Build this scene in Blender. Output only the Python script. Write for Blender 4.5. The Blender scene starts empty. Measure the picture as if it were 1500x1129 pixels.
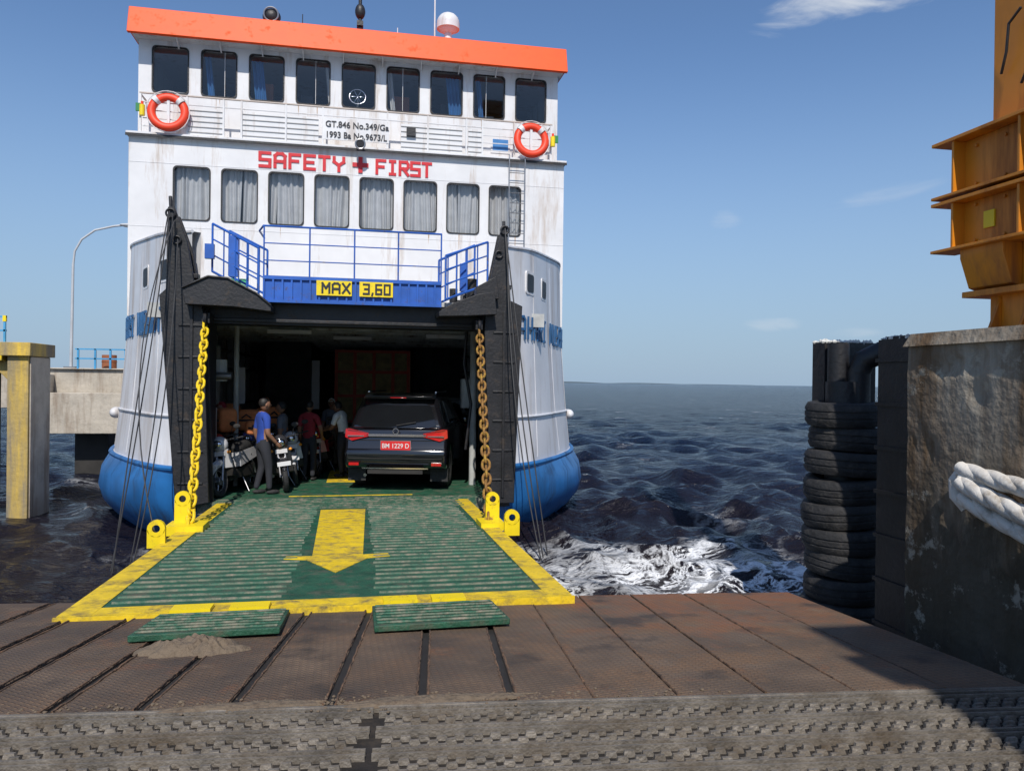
import bpy, math, random, numpy as np
from mathutils import Vector, Matrix, Quaternion
R=random.Random(7)
sc=bpy.context.scene
col=sc.collection
# ------------------------------------------------------------------ materials
def M(name,c,rough=.5,metal=0,var=.18,vs=3.0,dirt=None,damt=0,ds=2.0,streak=False,bump=0,bs=30,coat=0,spec=.5):
    m=bpy.data.materials.new(name); m.use_nodes=True
    nt=m.node_tree; N=nt.nodes; L=nt.links
    p=N['Principled BSDF']; p.inputs['Roughness'].default_value=rough; p.inputs['Metallic'].default_value=metal
    p.inputs['Coat Weight'].default_value=coat; p.inputs['Specular IOR Level'].default_value=spec
    tc=N.new('ShaderNodeTexCoord')
    n=N.new('ShaderNodeTexNoise'); n.inputs['Scale'].default_value=vs; n.inputs['Detail'].default_value=3; n.inputs['Roughness'].default_value=.62
    L.new(tc.outputs['Object'],n.inputs['Vector'])
    r=N.new('ShaderNodeValToRGB'); r.color_ramp.elements[0].position=.3; r.color_ramp.elements[1].position=.72
    lo=[x*(1-var) for x in c]; hi=[min(1,x*(1+var)) for x in c]
    r.color_ramp.elements[0].color=(*lo,1); r.color_ramp.elements[1].color=(*hi,1)
    L.new(n.outputs['Fac'],r.inputs['Fac']); out=r.outputs['Color']
    if dirt is not None:
        mp=N.new('ShaderNodeMapping'); L.new(tc.outputs['Object'],mp.inputs['Vector'])
        if streak: mp.inputs['Scale'].default_value=(1,1,.12)
        n2=N.new('ShaderNodeTexNoise'); n2.inputs['Scale'].default_value=ds; n2.inputs['Detail'].default_value=6; n2.inputs['Roughness'].default_value=.72
        L.new(mp.outputs[0],n2.inputs['Vector'])
        r2=N.new('ShaderNodeValToRGB'); e=r2.color_ramp.elements
        e[0].position=max(0,.66-damt*.35); e[1].position=min(1,.82-damt*.25)
        e[0].color=(0,0,0,1); e[1].color=(1,1,1,1)
        L.new(n2.outputs['Fac'],r2.inputs['Fac'])
        mx=N.new('ShaderNodeMix'); mx.data_type='RGBA'; L.new(r2.outputs['Color'],mx.inputs[0]); L.new(out,mx.inputs[6]); mx.inputs[7].default_value=(*dirt,1)
        out=mx.outputs[2]
        rr=N.new('ShaderNodeMapRange'); rr.inputs['To Min'].default_value=rough; rr.inputs['To Max'].default_value=min(1,rough+.35)
        L.new(r2.outputs['Color'],rr.inputs['Value']); L.new(rr.outputs[0],p.inputs['Roughness'])
    L.new(out,p.inputs['Base Color'])
    if bump:
        n3=N.new('ShaderNodeTexNoise'); n3.inputs['Scale'].default_value=bs; n3.inputs['Detail'].default_value=4
        L.new(tc.outputs['Object'],n3.inputs['Vector'])
        b=N.new('ShaderNodeBump'); b.inputs['Strength'].default_value=bump; b.inputs['Distance'].default_value=.02
        L.new(n3.outputs['Fac'],b.inputs['Height']); L.new(b.outputs[0],p.inputs['Normal'])
    return m
white=M('white_paint',(.67,.665,.67),.42,var=.07,vs=1.2,dirt=(.38,.29,.22),damt=.38,ds=2.2,streak=True,bump=.35,bs=1.6)
whull=M('hull_white',(.63,.635,.66),.42,var=.1,vs=.9,dirt=(.38,.33,.29),damt=.5,ds=1.5,streak=True,bump=.5,bs=1.3)
blueh=M('hull_blue',(.02,.14,.38),.4,var=.25,vs=1.5,dirt=(.02,.04,.08),damt=.45,ds=2,streak=True,bump=.3,bs=2)
blue=M('blue_paint',(.02,.10,.42),.45,var=.2,dirt=(.06,.04,.03),damt=.3,ds=8)
orange=M('orange_paint',(.85,.085,.006),.5,var=.08,dirt=(.5,.07,.02),damt=.25,ds=3,spec=.3)
black=M('black_paint',(.012,.012,.014),.5,var=.4,dirt=(.05,.035,.025),damt=.3,ds=5,bump=.3,bs=20)
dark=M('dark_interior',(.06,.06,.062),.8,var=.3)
igrey=M('interior_paint',(.42,.43,.42),.6,var=.2,dirt=(.14,.10,.07),damt=.5,ds=2,streak=True)
green=M('deck_green',(.014,.080,.043),.6,var=.35,vs=5,dirt=(.085,.080,.055),damt=.48,ds=4,bump=.5,bs=40)
ribm=M('worn_rib',(.020,.088,.050),.6,var=.4,vs=9,dirt=(.24,.21,.16),damt=.62,ds=7,bump=.4,bs=60)
yel=M('yellow_paint',(.72,.50,.012),.6,var=.16,vs=5,dirt=(.17,.13,.05),damt=.56,ds=6,bump=.3,bs=30)
yelc=M('yellow_clean',(.80,.60,.01),.45,var=.08,dirt=(.3,.2,.03),damt=.3,ds=10)
chy=M('chain_yellow',(.75,.52,.01),.5,var=.2,vs=20,dirt=(.10,.06,.02),damt=.3,ds=18)
chr_=M('chain_rust',(.24,.12,.03),.7,metal=.2,var=.4,vs=18,dirt=(.55,.36,.04),damt=.42,ds=10)
rubber=M('rubber',(.020,.020,.021),.75,var=.4,vs=8,dirt=(.065,.06,.055),damt=.4,ds=6,bump=.6,bs=25)
conc2=M('pale_concrete',(.42,.38,.32),.9,var=.2,vs=2,dirt=(.16,.10,.06),damt=.5,ds=1.5,streak=True,bump=.8,bs=10)
tower=M('tower_paint',(.60,.215,.012),.42,var=.14,vs=1.2,dirt=(.22,.07,.02),damt=.4,ds=2.0,streak=True,bump=.12,bs=8)
ypil=M('weathered_yellow',(.60,.40,.05),.7,var=.2,vs=3,dirt=(.22,.19,.14),damt=.95,ds=1.8,streak=True,bump=.6,bs=14)
steel=M('steel',(.32,.32,.33),.35,metal=.8,var=.2)
pole=M('galvanised_pole',(.45,.47,.5),.5,var=.1)
cable=M('wire_rope',(.03,.03,.032),.6,var=.3)
red=M('red_paint',(.55,.012,.02),.45,var=.1)
txtb=M('lettering_blue',(.02,.10,.24),.5,var=.2)
txtk=M('lettering_black',(.02,.02,.025),.5)
mud=M('dry_cement',(.17,.13,.09),.95,var=.35,vs=12,dirt=(.07,.05,.035),damt=.55,ds=12,bump=1,bs=30)
lifer=M('lifebuoy_orange',(.80,.05,.012),.5,var=.1)
curt=M('curtain_cloth',(.66,.65,.64),.9,var=.1,vs=4)
curb=M('curtain_blue',(.06,.2,.45),.9)
carb=M('car_black',(.006,.006,.008),.12,var=.1,coat=1)
cars=M('car_silver',(.45,.47,.48),.25,metal=.4,coat=1)
chrome=M('chrome',(.7,.7,.72),.12,metal=1,var=.02)
lamp_r=M('lamp_red',(.5,.01,.01),.15,coat=1)
pl_r=M('plate_red',(.6,.02,.02),.4)
skin=M('skin',(.25,.125,.075),.55,var=.06)
hair=M('hair',(.012,.01,.009),.6)
grate=M('grating_steel',(.17,.15,.125),.6,metal=.15,var=.4,vs=5,dirt=(.10,.075,.05),damt=.5,ds=3,bump=.5,bs=60)
gratd=M('grating_pan',(.016,.013,.011),.9,var=.5,vs=7,dirt=(.06,.045,.03),damt=.35,ds=2.5,bump=.6,bs=40)  # near-black base stands in for shadow in the gaps between studs; dirt on top
darkst=M('dark_steel',(.022,.02,.018),.7,var=.3)
tarp=M('crate_boards',(.42,.31,.15),.8,var=.25,vs=5)
tred=M('truck_red',(.6,.09,.05),.6)
seat=M('seat_brown',(.30,.10,.04),.6)
def cloth(n,c): return M(n,c,.9,var=.12,vs=12,bump=.3,bs=60)
def concm():
    m=M('stained_concrete',(.33,.30,.245),.92,var=.3,vs=1.6,dirt=(.12,.075,.04),damt=.6,ds=1.3,streak=True,bump=.9,bs=16)
    N=m.node_tree.nodes; L=m.node_tree.links; p=N['Principled BSDF']; tc=[n for n in N if n.type=='TEX_COORD'][0]
    base=p.inputs['Base Color'].links[0].from_socket
    sp=N.new('ShaderNodeSeparateXYZ'); L.new(tc.outputs['Object'],sp.inputs[0])
    mp=N.new('ShaderNodeMapping'); mp.inputs['Scale'].default_value=(1,1.6,.5); L.new(tc.outputs['Object'],mp.inputs[0])
    n=N.new('ShaderNodeTexNoise'); n.inputs['Scale'].default_value=2.2; n.inputs['Detail'].default_value=8; n.inputs['Roughness'].default_value=.7; L.new(mp.outputs[0],n.inputs['Vector'])
    a=N.new('ShaderNodeMath'); a.operation='MULTIPLY_ADD'; a.inputs[1].default_value=-2.6; L.new(n.outputs['Fac'],a.inputs[0]); L.new(sp.outputs['Z'],a.inputs[2])
    r=N.new('ShaderNodeMapRange'); r.inputs['From Min'].default_value=-.1; r.inputs['From Max'].default_value=-.9; r.inputs['To Max'].default_value=.9; L.new(a.outputs[0],r.inputs['Value'])
    mx=N.new('ShaderNodeMix'); mx.data_type='RGBA'; L.new(r.outputs[0],mx.inputs[0]); L.new(base,mx.inputs[6]); mx.inputs[7].default_value=(.045,.036,.022,1)
    n2=N.new('ShaderNodeTexNoise'); n2.inputs['Scale'].default_value=3.1; n2.inputs['Detail'].default_value=7; n2.inputs['Roughness'].default_value=.75; L.new(tc.outputs['Object'],n2.inputs['Vector'])
    r2=N.new('ShaderNodeMapRange'); r2.inputs['From Min'].default_value=.58; r2.inputs['From Max'].default_value=.64; r2.inputs['To Max'].default_value=.6; L.new(n2.outputs['Fac'],r2.inputs['Value'])
    m2=N.new('ShaderNodeMix'); m2.data_type='RGBA'; L.new(r2.outputs[0],m2.inputs[0]); L.new(mx.outputs[2],m2.inputs[6]); m2.inputs[7].default_value=(.40,.37,.30,1)
    L.new(m2.outputs[2],p.inputs['Base Color']); return m
conc=concm()
def glassm(name,tint):
    m=bpy.data.materials.new(name); m.use_nodes=True; nt=m.node_tree; N=nt.nodes; L=nt.links
    for n in list(N): N.remove(n)
    o=N.new('ShaderNodeOutputMaterial'); t=N.new('ShaderNodeBsdfTransparent'); t.inputs[0].default_value=(*tint,1)
    g=N.new('ShaderNodeBsdfGlossy'); g.inputs['Roughness'].default_value=.03
    f=N.new('ShaderNodeLayerWeight'); f.inputs[0].default_value=.15
    a=N.new('ShaderNodeMath'); a.operation='MULTIPLY_ADD'; a.inputs[1].default_value=.6; a.inputs[2].default_value=.06
    L.new(f.outputs['Facing'],a.inputs[0]); mx=N.new('ShaderNodeMixShader'); L.new(a.outputs[0],mx.inputs[0]); L.new(t.outputs[0],mx.inputs[1]); L.new(g.outputs[0],mx.inputs[2]); L.new(mx.outputs[0],o.inputs[0])
    return m
glass=glassm('window_glass',(.74,.76,.78))
cglass=M('car_glass',(.008,.009,.011),.05,var=.1,coat=1)
# ------------------------------------------------------------------ mesh builder
class MB:
    def __init__(s): s.v=[];s.f=[];s.fm=[];s.mats=[];s.M=Matrix.Identity(4)
    def add(s,vs,fs,mat):
        if mat not in s.mats: s.mats.append(mat)
        k=s.mats.index(mat); b=len(s.v)
        s.v+= [tuple(s.M@Vector(p)) for p in vs]
        for f in fs: s.f.append([b+i for i in f]); s.fm.append(k)
    def box(s,x0,x1,y0,y1,z0,z1,mat):
        s.add([(x0,y0,z0),(x1,y0,z0),(x1,y1,z0),(x0,y1,z0),(x0,y0,z1),(x1,y0,z1),(x1,y1,z1),(x0,y1,z1)],
          [(0,3,2,1),(4,5,6,7),(0,1,5,4),(1,2,6,5),(2,3,7,6),(3,0,4,7)],mat)
    def hexa(s,b,t,mat): s.add(list(b)+list(t),[(0,3,2,1),(4,5,6,7),(0,1,5,4),(1,2,6,5),(2,3,7,6),(3,0,4,7)],mat)
    def prism(s,pts,pl,lo,hi,mat):
        def P(a,b,h): return {'xz':(a,h,b),'yz':(h,a,b),'xy':(a,b,h)}[pl]
        n=len(pts); vs=[P(a,b,lo) for a,b in pts]+[P(a,b,hi) for a,b in pts]
        s.add(vs,[tuple(range(n))[::-1],tuple(range(n,2*n))]+[(i,(i+1)%n,n+(i+1)%n,n+i) for i in range(n)],mat)
    def cyl(s,p0,p1,r,mat,r1=None,n=12):
        p0=Vector(p0);p1=Vector(p1); r1=r if r1 is None else r1
        d=(p1-p0).normalized(); u=d.orthogonal().normalized(); w=d.cross(u)
        vs=[]
        for p,rr in((p0,r),(p1,r1)):
            for i in range(n):
                a=2*math.pi*i/n; vs.append(p+(u*math.cos(a)+w*math.sin(a))*rr)
        s.add(vs,[(i,(i+1)%n,n+(i+1)%n,n+i) for i in range(n)]+[tuple(range(n))[::-1],tuple(range(n,2*n))],mat)
    def tube(s,pts,r,mat,n=8,closed=False,radii=None):
        pts=[Vector(p) for p in pts]; m=len(pts); vs=[]
        t0=(pts[1]-pts[0]).normalized(); u=t0.orthogonal().normalized()
        for i,p in enumerate(pts):
            if closed: t=(pts[(i+1)%m]-pts[i-1]).normalized()
            else: t=(pts[min(i+1,m-1)]-pts[max(i-1,0)]).normalized()
            u=(u-t*u.dot(t)).normalized(); w=t.cross(u); rr=radii[i] if radii else r
            for k in range(n):
                a=2*math.pi*k/n; vs.append(p+(u*math.cos(a)+w*math.sin(a))*rr)
        fs=[]
        for i in range(m if closed else m-1):
            j=(i+1)%m
            for k in range(n): fs.append((i*n+k,i*n+(k+1)%n,j*n+(k+1)%n,j*n+k))
        if not closed: fs+=[tuple(range(n))[::-1],tuple(range((m-1)*n,m*n))]
        s.add(vs,fs,mat)
    def torus(s,c,nrm,Rr,r,mat,n=24,k=8,sz=1):
        c=Vector(c);nrm=Vector(nrm).normalized();u=nrm.orthogonal().normalized();w=nrm.cross(u);vs=[];fs=[]
        for i in range(n):
            a=2*math.pi*i/n; d=u*math.cos(a)+w*math.sin(a)
            for j in range(k):
                b=2*math.pi*j/k; vs.append(c+d*(Rr+r*math.cos(b))+nrm*r*sz*math.sin(b))
        for i in range(n):
            for j in range(k): fs.append((i*k+j,((i+1)%n)*k+j,((i+1)%n)*k+(j+1)%k,i*k+(j+1)%k))
        s.add(vs,fs,mat)
    def ell(s,c,r,mat,n=14,k=9,fn=None):
        vs=[];fs=[]
        for j in range(k+1):
            ph=math.pi*j/k
            for i in range(n):
                a=2*math.pi*i/n; q=Vector((math.sin(ph)*math.cos(a),math.sin(ph)*math.sin(a),math.cos(ph)))
                if fn: q=fn(q)
                vs.append((c[0]+r[0]*q[0],c[1]+r[1]*q[1],c[2]+r[2]*q[2]))
        for j in range(k):
            for i in range(n): fs.append((j*n+i,(j+1)*n+i,(j+1)*n+(i+1)%n,j*n+(i+1)%n))
        s.add(vs,fs,mat)
    def make(s,name,parent=None,bevel=0,smooth=True,seg=2):
        me=bpy.data.meshes.new(name); me.from_pydata(s.v,[],s.f)
        for m in s.mats: me.materials.append(m)
        me.polygons.foreach_set('material_index',s.fm)
        me.update()
        if smooth:
            me.polygons.foreach_set('use_smooth',[True]*len(me.polygons)); me.set_sharp_from_angle(angle=math.radians(38))
        o=bpy.data.objects.new(name,me); col.objects.link(o)
        if parent: o.parent=parent
        if bevel:
            b=o.modifiers.new('bevel','BEVEL'); b.width=bevel; b.segments=seg; b.limit_method='ANGLE'; b.angle_limit=math.radians(40)
        return o
def E(name,loc=(0,0,0),rz=0):
    o=bpy.data.objects.new(name,None); o.location=loc; o.rotation_euler=(0,0,rz); o.empty_display_size=.1; col.objects.link(o); return o
def text(s,name,parent,mat,loc,size,rot=(math.pi/2,0,0),sx=1,off=.0,ext=.006,align='LEFT',sp=1):
    c=bpy.data.curves.new(name,'FONT'); c.body=s; c.size=size; c.extrude=ext; c.offset=off; c.align_x=align; c.space_character=sp
    c.materials.append(mat); o=bpy.data.objects.new(name,c); o.location=loc; o.rotation_euler=rot; o.scale=(sx,1,1); col.objects.link(o); o.parent=parent; return o
GL={'S':[((1,1),(0,1)),((0,1),(0,.5)),((0,.5),(1,.5)),((1,.5),(1,0)),((1,0),(0,0))],
  'A':[((0,0),(.0,.85)),((.0,.85),(.25,1)),((.25,1),(.75,1)),((.75,1),(1,.85)),((1,.85),(1,0)),((0,.42),(1,.42))],
  'F':[((0,0),(0,1)),((0,1),(1,1)),((0,.52),(.8,.52))],'E':[((0,0),(0,1)),((0,1),(1,1)),((0,.5),(.85,.5)),((0,0),(1,0))],
  'T':[((0,1),(1,1)),((.5,1),(.5,0))],'Y':[((0,1),(0,.68)),((1,1),(1,.68)),((0,.68),(.5,.42)),((1,.68),(.5,.42)),((.5,.42),(.5,0))],
  'I':[((.5,0),(.5,1)),((.2,1),(.8,1)),((.2,0),(.8,0))],'R':[((0,0),(0,1)),((0,1),(.85,1)),((.85,1),(1,.85)),((1,.85),(1,.62)),((1,.62),(.85,.48)),((.85,.48),(0,.48)),((.4,.48),(1,0))],
  'B':[((0,0),(0,1)),((0,1),(.85,1)),((.85,1),(1,.85)),((1,.85),(1,.62)),((1,.62),(.85,.5)),((.85,.5),(0,.5)),((.85,.5),(1,.36)),((1,.36),(1,.13)),((1,.13),(.85,0)),((.85,0),(0,0))],
  'H':[((0,0),(0,1)),((1,0),(1,1)),((0,.5),(1,.5))],'N':[((0,0),(0,1)),((1,0),(1,1)),((0,1),(1,0))],'U':[((0,1),(0,.1)),((0,.1),(.15,0)),((.15,0),(.85,0)),((.85,0),(1,.1)),((1,.1),(1,1))],
  'M':[((0,0),(0,1)),((0,1),(.5,.45)),((.5,.45),(1,1)),((1,1),(1,0))],'X':[((0,0),(1,1)),((0,1),(1,0))],
  '3':[((0,1),(1,1)),((1,1),(1,0)),((.25,.5),(1,.5)),((0,0),(1,0))],'6':[((1,1),(0,1)),((0,1),(0,0)),((0,0),(1,0)),((1,0),(1,.5)),((1,.5),(0,.5))],
  '0':[((0,0),(0,1)),((0,1),(1,1)),((1,1),(1,0)),((1,0),(0,0))],',':[((.4,.05),(.3,-.15))]}
def glyph(b,ch,O,ux,uy,un,wd,h,t,mat):
    for si,(a,c) in enumerate(GL[ch]):
        A=ux*(a[0]*wd)+uy*(a[1]*h); C=ux*(c[0]*wd)+uy*(c[1]*h); d=(C-A).normalized(); nn=d.cross(un).normalized()*t/2; A=A-d*t*.45; C=C+d*t*.45
        v=[O+A-nn,O+C-nn,O+C+nn,O+A+nn]; hh=.004+.0012*si
        b.add([p+un*hh for p in v]+[p-un*.02 for p in v],[(0,1,2,3),(0,1,5,4),(1,2,6,5),(2,3,7,6),(3,0,4,7)],mat)
VX,VZ,VN=Vector((1,0,0)),Vector((0,0,1)),Vector((0,-1,0))
def block(b,s_,x,z,h,wd,gap,y,mat,t=.062):
    for ch in s_:
        if ch==',': glyph(b,ch,Vector((x-gap*.5,y,z)),VX,VZ,VN,wd,h,t,mat); x+=gap*1.2; continue
        glyph(b,ch,Vector((x,y,z)),VX,VZ,VN,wd,h,t,mat); x+=wd+gap
# ------------------------------------------------------------------ camera, light, sky
th=math.atan(225/1130)
cd=bpy.data.cameras.new('camera'); cam=bpy.data.objects.new('camera',cd); col.objects.link(cam); sc.camera=cam
cd.sensor_width=36; cd.lens=36*1130/1500; cd.clip_end=30000; cd.clip_start=.05
fwd=Vector((math.sin(th),math.cos(th),-5/1130)).normalized()
q=fwd.to_track_quat('-Z','Y')
cam.rotation_mode='QUATERNION'; cam.rotation_quaternion=q@Quaternion((0,0,1),.0122); cam.location=(0,0,1.65)
el=math.radians(46); az=Vector((-.14,-1,0)).normalized()
sd=Vector((az.x*math.cos(el),az.y*math.cos(el),math.sin(el)))
ld=bpy.data.lights.new('sun','SUN'); ld.energy=4.5; ld.angle=math.radians(.5); ld.color=(1,.94,.86)
lo=bpy.data.objects.new('sun',ld); lo.rotation_mode='QUATERNION'; lo.rotation_quaternion=(-sd).to_track_quat('-Z','Y'); lo.location=(0,-10,30); col.objects.link(lo)
w=bpy.data.worlds.new('World'); sc.world=w; w.use_nodes=True; N=w.node_tree.nodes; L=w.node_tree.links
bg=N['Background']; bg.inputs[1].default_value=.11
sk=N.new('ShaderNodeTexSky'); sk.sky_type='NISHITA'; sk.sun_disc=False; sk.sun_elevation=el; sk.sun_rotation=math.atan2(az.x,az.y)
sk.air_density=1.0; sk.dust_density=.4; sk.ozone_density=2.0; sk.altitude=0
tc=N.new('ShaderNodeTexCoord')
ti=N.new('ShaderNodeMix'); ti.data_type='RGBA'; ti.blend_type='MULTIPLY'; ti.inputs[0].default_value=1; ti.inputs[7].default_value=(.86,1.0,1.16,1); L.new(sk.outputs[0],ti.inputs[6])
sz=N.new('ShaderNodeSeparateXYZ'); L.new(tc.outputs['Generated'],sz.inputs[0])
hz=N.new('ShaderNodeMapRange'); hz.interpolation_type='SMOOTHSTEP'; hz.inputs['From Min'].default_value=.42; hz.inputs['From Max'].default_value=-.05; hz.inputs['To Max'].default_value=.95; L.new(sz.outputs['Z'],hz.inputs['Value'])
hm_=N.new('ShaderNodeMix'); hm_.data_type='RGBA'; hm_.inputs[7].default_value=(2.9,4.05,5.5,1); L.new(hz.outputs[0],hm_.inputs[0]); L.new(ti.outputs[2],hm_.inputs[6]); cur=hm_.outputs[2]
mp=N.new('ShaderNodeMapping'); mp.inputs['Scale'].default_value=(6,6,22); mp.inputs['Rotation'].default_value=(0,.15,.3)
no=N.new('ShaderNodeTexNoise'); no.inputs['Scale'].default_value=1.6; no.inputs['Detail'].default_value=8; no.inputs['Roughness'].default_value=.6; no.inputs['Distortion'].default_value=.5
L.new(tc.outputs['Generated'],mp.inputs[0]); L.new(mp.outputs[0],no.inputs['Vector'])
def cloud(c,wd,h,slope,amt):
    global cur
    c=Vector(c).normalized(); T=Vector((c.y,-c.x,0)).normalized()
    sb=N.new('ShaderNodeVectorMath'); sb.operation='SUBTRACT'; sb.inputs[1].default_value=c; L.new(tc.outputs['Generated'],sb.inputs[0])
    d1=N.new('ShaderNodeVectorMath'); d1.operation='DOT_PRODUCT'; d1.inputs[1].default_value=T/wd; L.new(sb.outputs[0],d1.inputs[0])
    d2=N.new('ShaderNodeVectorMath'); d2.operation='DOT_PRODUCT'; d2.inputs[1].default_value=(Vector((0,0,1))-T*slope)/h; L.new(sb.outputs[0],d2.inputs[0])
    p1=N.new('ShaderNodeMath'); p1.operation='MULTIPLY'; L.new(d1.outputs['Value'],p1.inputs[0]); L.new(d1.outputs['Value'],p1.inputs[1])
    p2=N.new('ShaderNodeMath'); p2.operation='MULTIPLY_ADD'; L.new(d2.outputs['Value'],p2.inputs[0]); L.new(d2.outputs['Value'],p2.inputs[1]); L.new(p1.outputs[0],p2.inputs[2])
    s=N.new('ShaderNodeMath'); s.operation='MULTIPLY_ADD'; s.inputs[1].default_value=-.5; s.inputs[2].default_value=.15; L.new(p2.outputs[0],s.inputs[0])
    a=N.new('ShaderNodeMath'); a.operation='ADD'; L.new(s.outputs[0],a.inputs[0]); L.new(no.outputs['Fac'],a.inputs[1])
    r=N.new('ShaderNodeMapRange'); r.interpolation_type='SMOOTHSTEP'; r.inputs['From Min'].default_value=.42; r.inputs['From Max'].default_value=.85; r.inputs['To Max'].default_value=amt; L.new(a.outputs[0],r.inputs['Value'])
    mx=N.new('ShaderNodeMix'); mx.data_type='RGBA'; mx.inputs[7].default_value=(6.5,6.9,7.4,1); L.new(r.outputs[0],mx.inputs[0]); L.new(cur,mx.inputs[6]); cur=mx.outputs[2]
cloud((.50,.765,.418),.125,.030,.18,.85)
cloud((.60,.72,.43),.09,.02,.1,.6)
cloud((.496,.865,.074),.055,.014,0,.35)
cloud((.58,.812,.064),.05,.012,0,.28)
cloud((.586,.78,.22),.10,.016,.1,.22)
cloud((.437,.877,.2),.035,.018,0,.2)
cloud((-.62,.70,.34),.06,.02,0,.2)
L.new(cur,bg.inputs[0])
sc.view_settings.view_transform='Standard'; sc.view_settings.look='None'; sc.view_settings.exposure=0
# ------------------------------------------------------------------ water
def make_water():
    nr,na=640,580
    r=4*np.power(9000/4,np.linspace(0,1,nr)**1.35); a=np.linspace(-1.3,1.3,na)+.14
    rr,aa=np.meshgrid(r,a,indexing='ij')
    X=rr*np.sin(aa); Y=rr*np.cos(aa)-1; Z=np.zeros_like(X)
    dr=np.gradient(r)[:,None]*np.ones((1,na)); spc=np.maximum(dr,rr*(2.6/na)); rg=np.random.RandomState(3)
    dx=np.zeros_like(X); dy=np.zeros_like(X)
    for i in range(130):
        lam=.30*np.power(11,rg.rand()); k=2*np.pi/lam; d=math.radians(205)+rg.normal()*.8
        amp=.0088*lam**.72; ph=rg.rand()*6.28
        att=np.clip((lam/spc-2.0)/2.0,0,1)
        P=k*(X*math.cos(d)+Y*math.sin(d))+ph
        Z+=amp*att*np.sin(P); dx+=amp*.85*att*math.cos(d)*np.cos(P); dy+=amp*.85*att*math.sin(d)*np.cos(P)
    G=.85+.4*np.sin(X*.21+Y*.13+1)*np.sin(Y*.17-X*.06+2); Z=Z*G
    co=np.stack([X+dx,Y+dy,Z-1.17],-1).reshape(-1,3)
    idx=np.arange(nr*na).reshape(nr,na)
    f=np.stack([idx[:-1,:-1],idx[1:,:-1],idx[1:,1:],idx[:-1,1:]],-1)[:,:,::-1].reshape(-1,4)
    me=bpy.data.meshes.new('water'); me.vertices.add(len(co)); me.vertices.foreach_set('co',co.ravel())
    me.loops.add(f.size); me.loops.foreach_set('vertex_index',f.ravel()); me.polygons.add(len(f))
    me.polygons.foreach_set('loop_start',np.arange(0,f.size,4)); me.polygons.foreach_set('use_smooth',np.ones(len(f),bool)); me.update(calc_edges=True); me.validate()
    if me.polygons[0].normal.z<0: me.flip_normals()
    m=bpy.data.materials.new('sea_water'); m.use_nodes=True; N=m.node_tree.nodes; L=m.node_tree.links; p=N['Principled BSDF']
    p.inputs['IOR'].default_value=1.33
    tc=N.new('ShaderNodeTexCoord'); mpn=N.new('ShaderNodeMapping'); mpn.inputs['Scale'].default_value=(.75,1.2,1); mpn.inputs['Rotation'].default_value=(0,0,.3); L.new(tc.outputs['Object'],mpn.inputs[0])
    n=N.new('ShaderNodeTexNoise'); n.inputs['Scale'].default_value=3.0; n.inputs['Detail'].default_value=5; n.inputs['Roughness'].default_value=.6; L.new(mpn.outputs[0],n.inputs['Vector'])
    b=N.new('ShaderNodeBump'); b.inputs['Strength'].default_value=1; b.inputs['Distance'].default_value=.2; L.new(n.outputs['Fac'],b.inputs['Height'])
    vl=N.new('ShaderNodeVectorMath'); vl.operation='LENGTH'; L.new(tc.outputs['Object'],vl.inputs[0])
    mf=N.new('ShaderNodeMapRange'); mf.inputs['From Min'].default_value=15; mf.inputs['From Max'].default_value=50; L.new(vl.outputs['Value'],mf.inputs['Value'])
    nl=N.new('ShaderNodeTexNoise'); nl.inputs['Scale'].default_value=.75; nl.inputs['Detail'].default_value=5; nl.inputs['Roughness'].default_value=.62; L.new(mpn.outputs[0],nl.inputs['Vector'])
    b2=N.new('ShaderNodeBump'); b2.inputs['Distance'].default_value=1.9; L.new(mf.outputs[0],b2.inputs['Strength']); L.new(nl.outputs['Fac'],b2.inputs['Height']); L.new(b.outputs[0],b2.inputs['Normal']); L.new(b2.outputs[0],p.inputs['Normal'])
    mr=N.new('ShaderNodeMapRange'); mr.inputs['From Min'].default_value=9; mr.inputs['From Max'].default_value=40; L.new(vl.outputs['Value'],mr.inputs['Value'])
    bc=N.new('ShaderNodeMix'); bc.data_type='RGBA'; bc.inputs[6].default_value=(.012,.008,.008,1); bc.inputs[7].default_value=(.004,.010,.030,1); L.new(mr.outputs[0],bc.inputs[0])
    sb=N.new('ShaderNodeVectorMath'); sb.operation='SUBTRACT'; sb.inputs[1].default_value=(5.2,10.4,0); L.new(tc.outputs['Object'],sb.inputs[0])
    sl=N.new('ShaderNodeVectorMath'); sl.operation='MULTIPLY'; sl.inputs[1].default_value=(1/4.8,1/3.5,0); L.new(sb.outputs[0],sl.inputs[0])
    le=N.new('ShaderNodeVectorMath'); le.operation='LENGTH'; L.new(sl.outputs[0],le.inputs[0])
    rgn=N.new('ShaderNodeMapRange'); rgn.inputs['From Min'].default_value=1.25; rgn.inputs['From Max'].default_value=.1; L.new(le.outputs['Value'],rgn.inputs['Value'])
    warp=N.new('ShaderNodeTexNoise'); warp.inputs['Scale'].default_value=.8; warp.inputs['Detail'].default_value=4; L.new(tc.outputs['Object'],warp.inputs['Vector'])
    wv=N.new('ShaderNodeVectorMath'); wv.operation='MULTIPLY_ADD'; wv.inputs[1].default_value=(1.6,1.6,0); L.new(warp.outputs['Color'],wv.inputs[0]); L.new(tc.outputs['Object'],wv.inputs[2])
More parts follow.
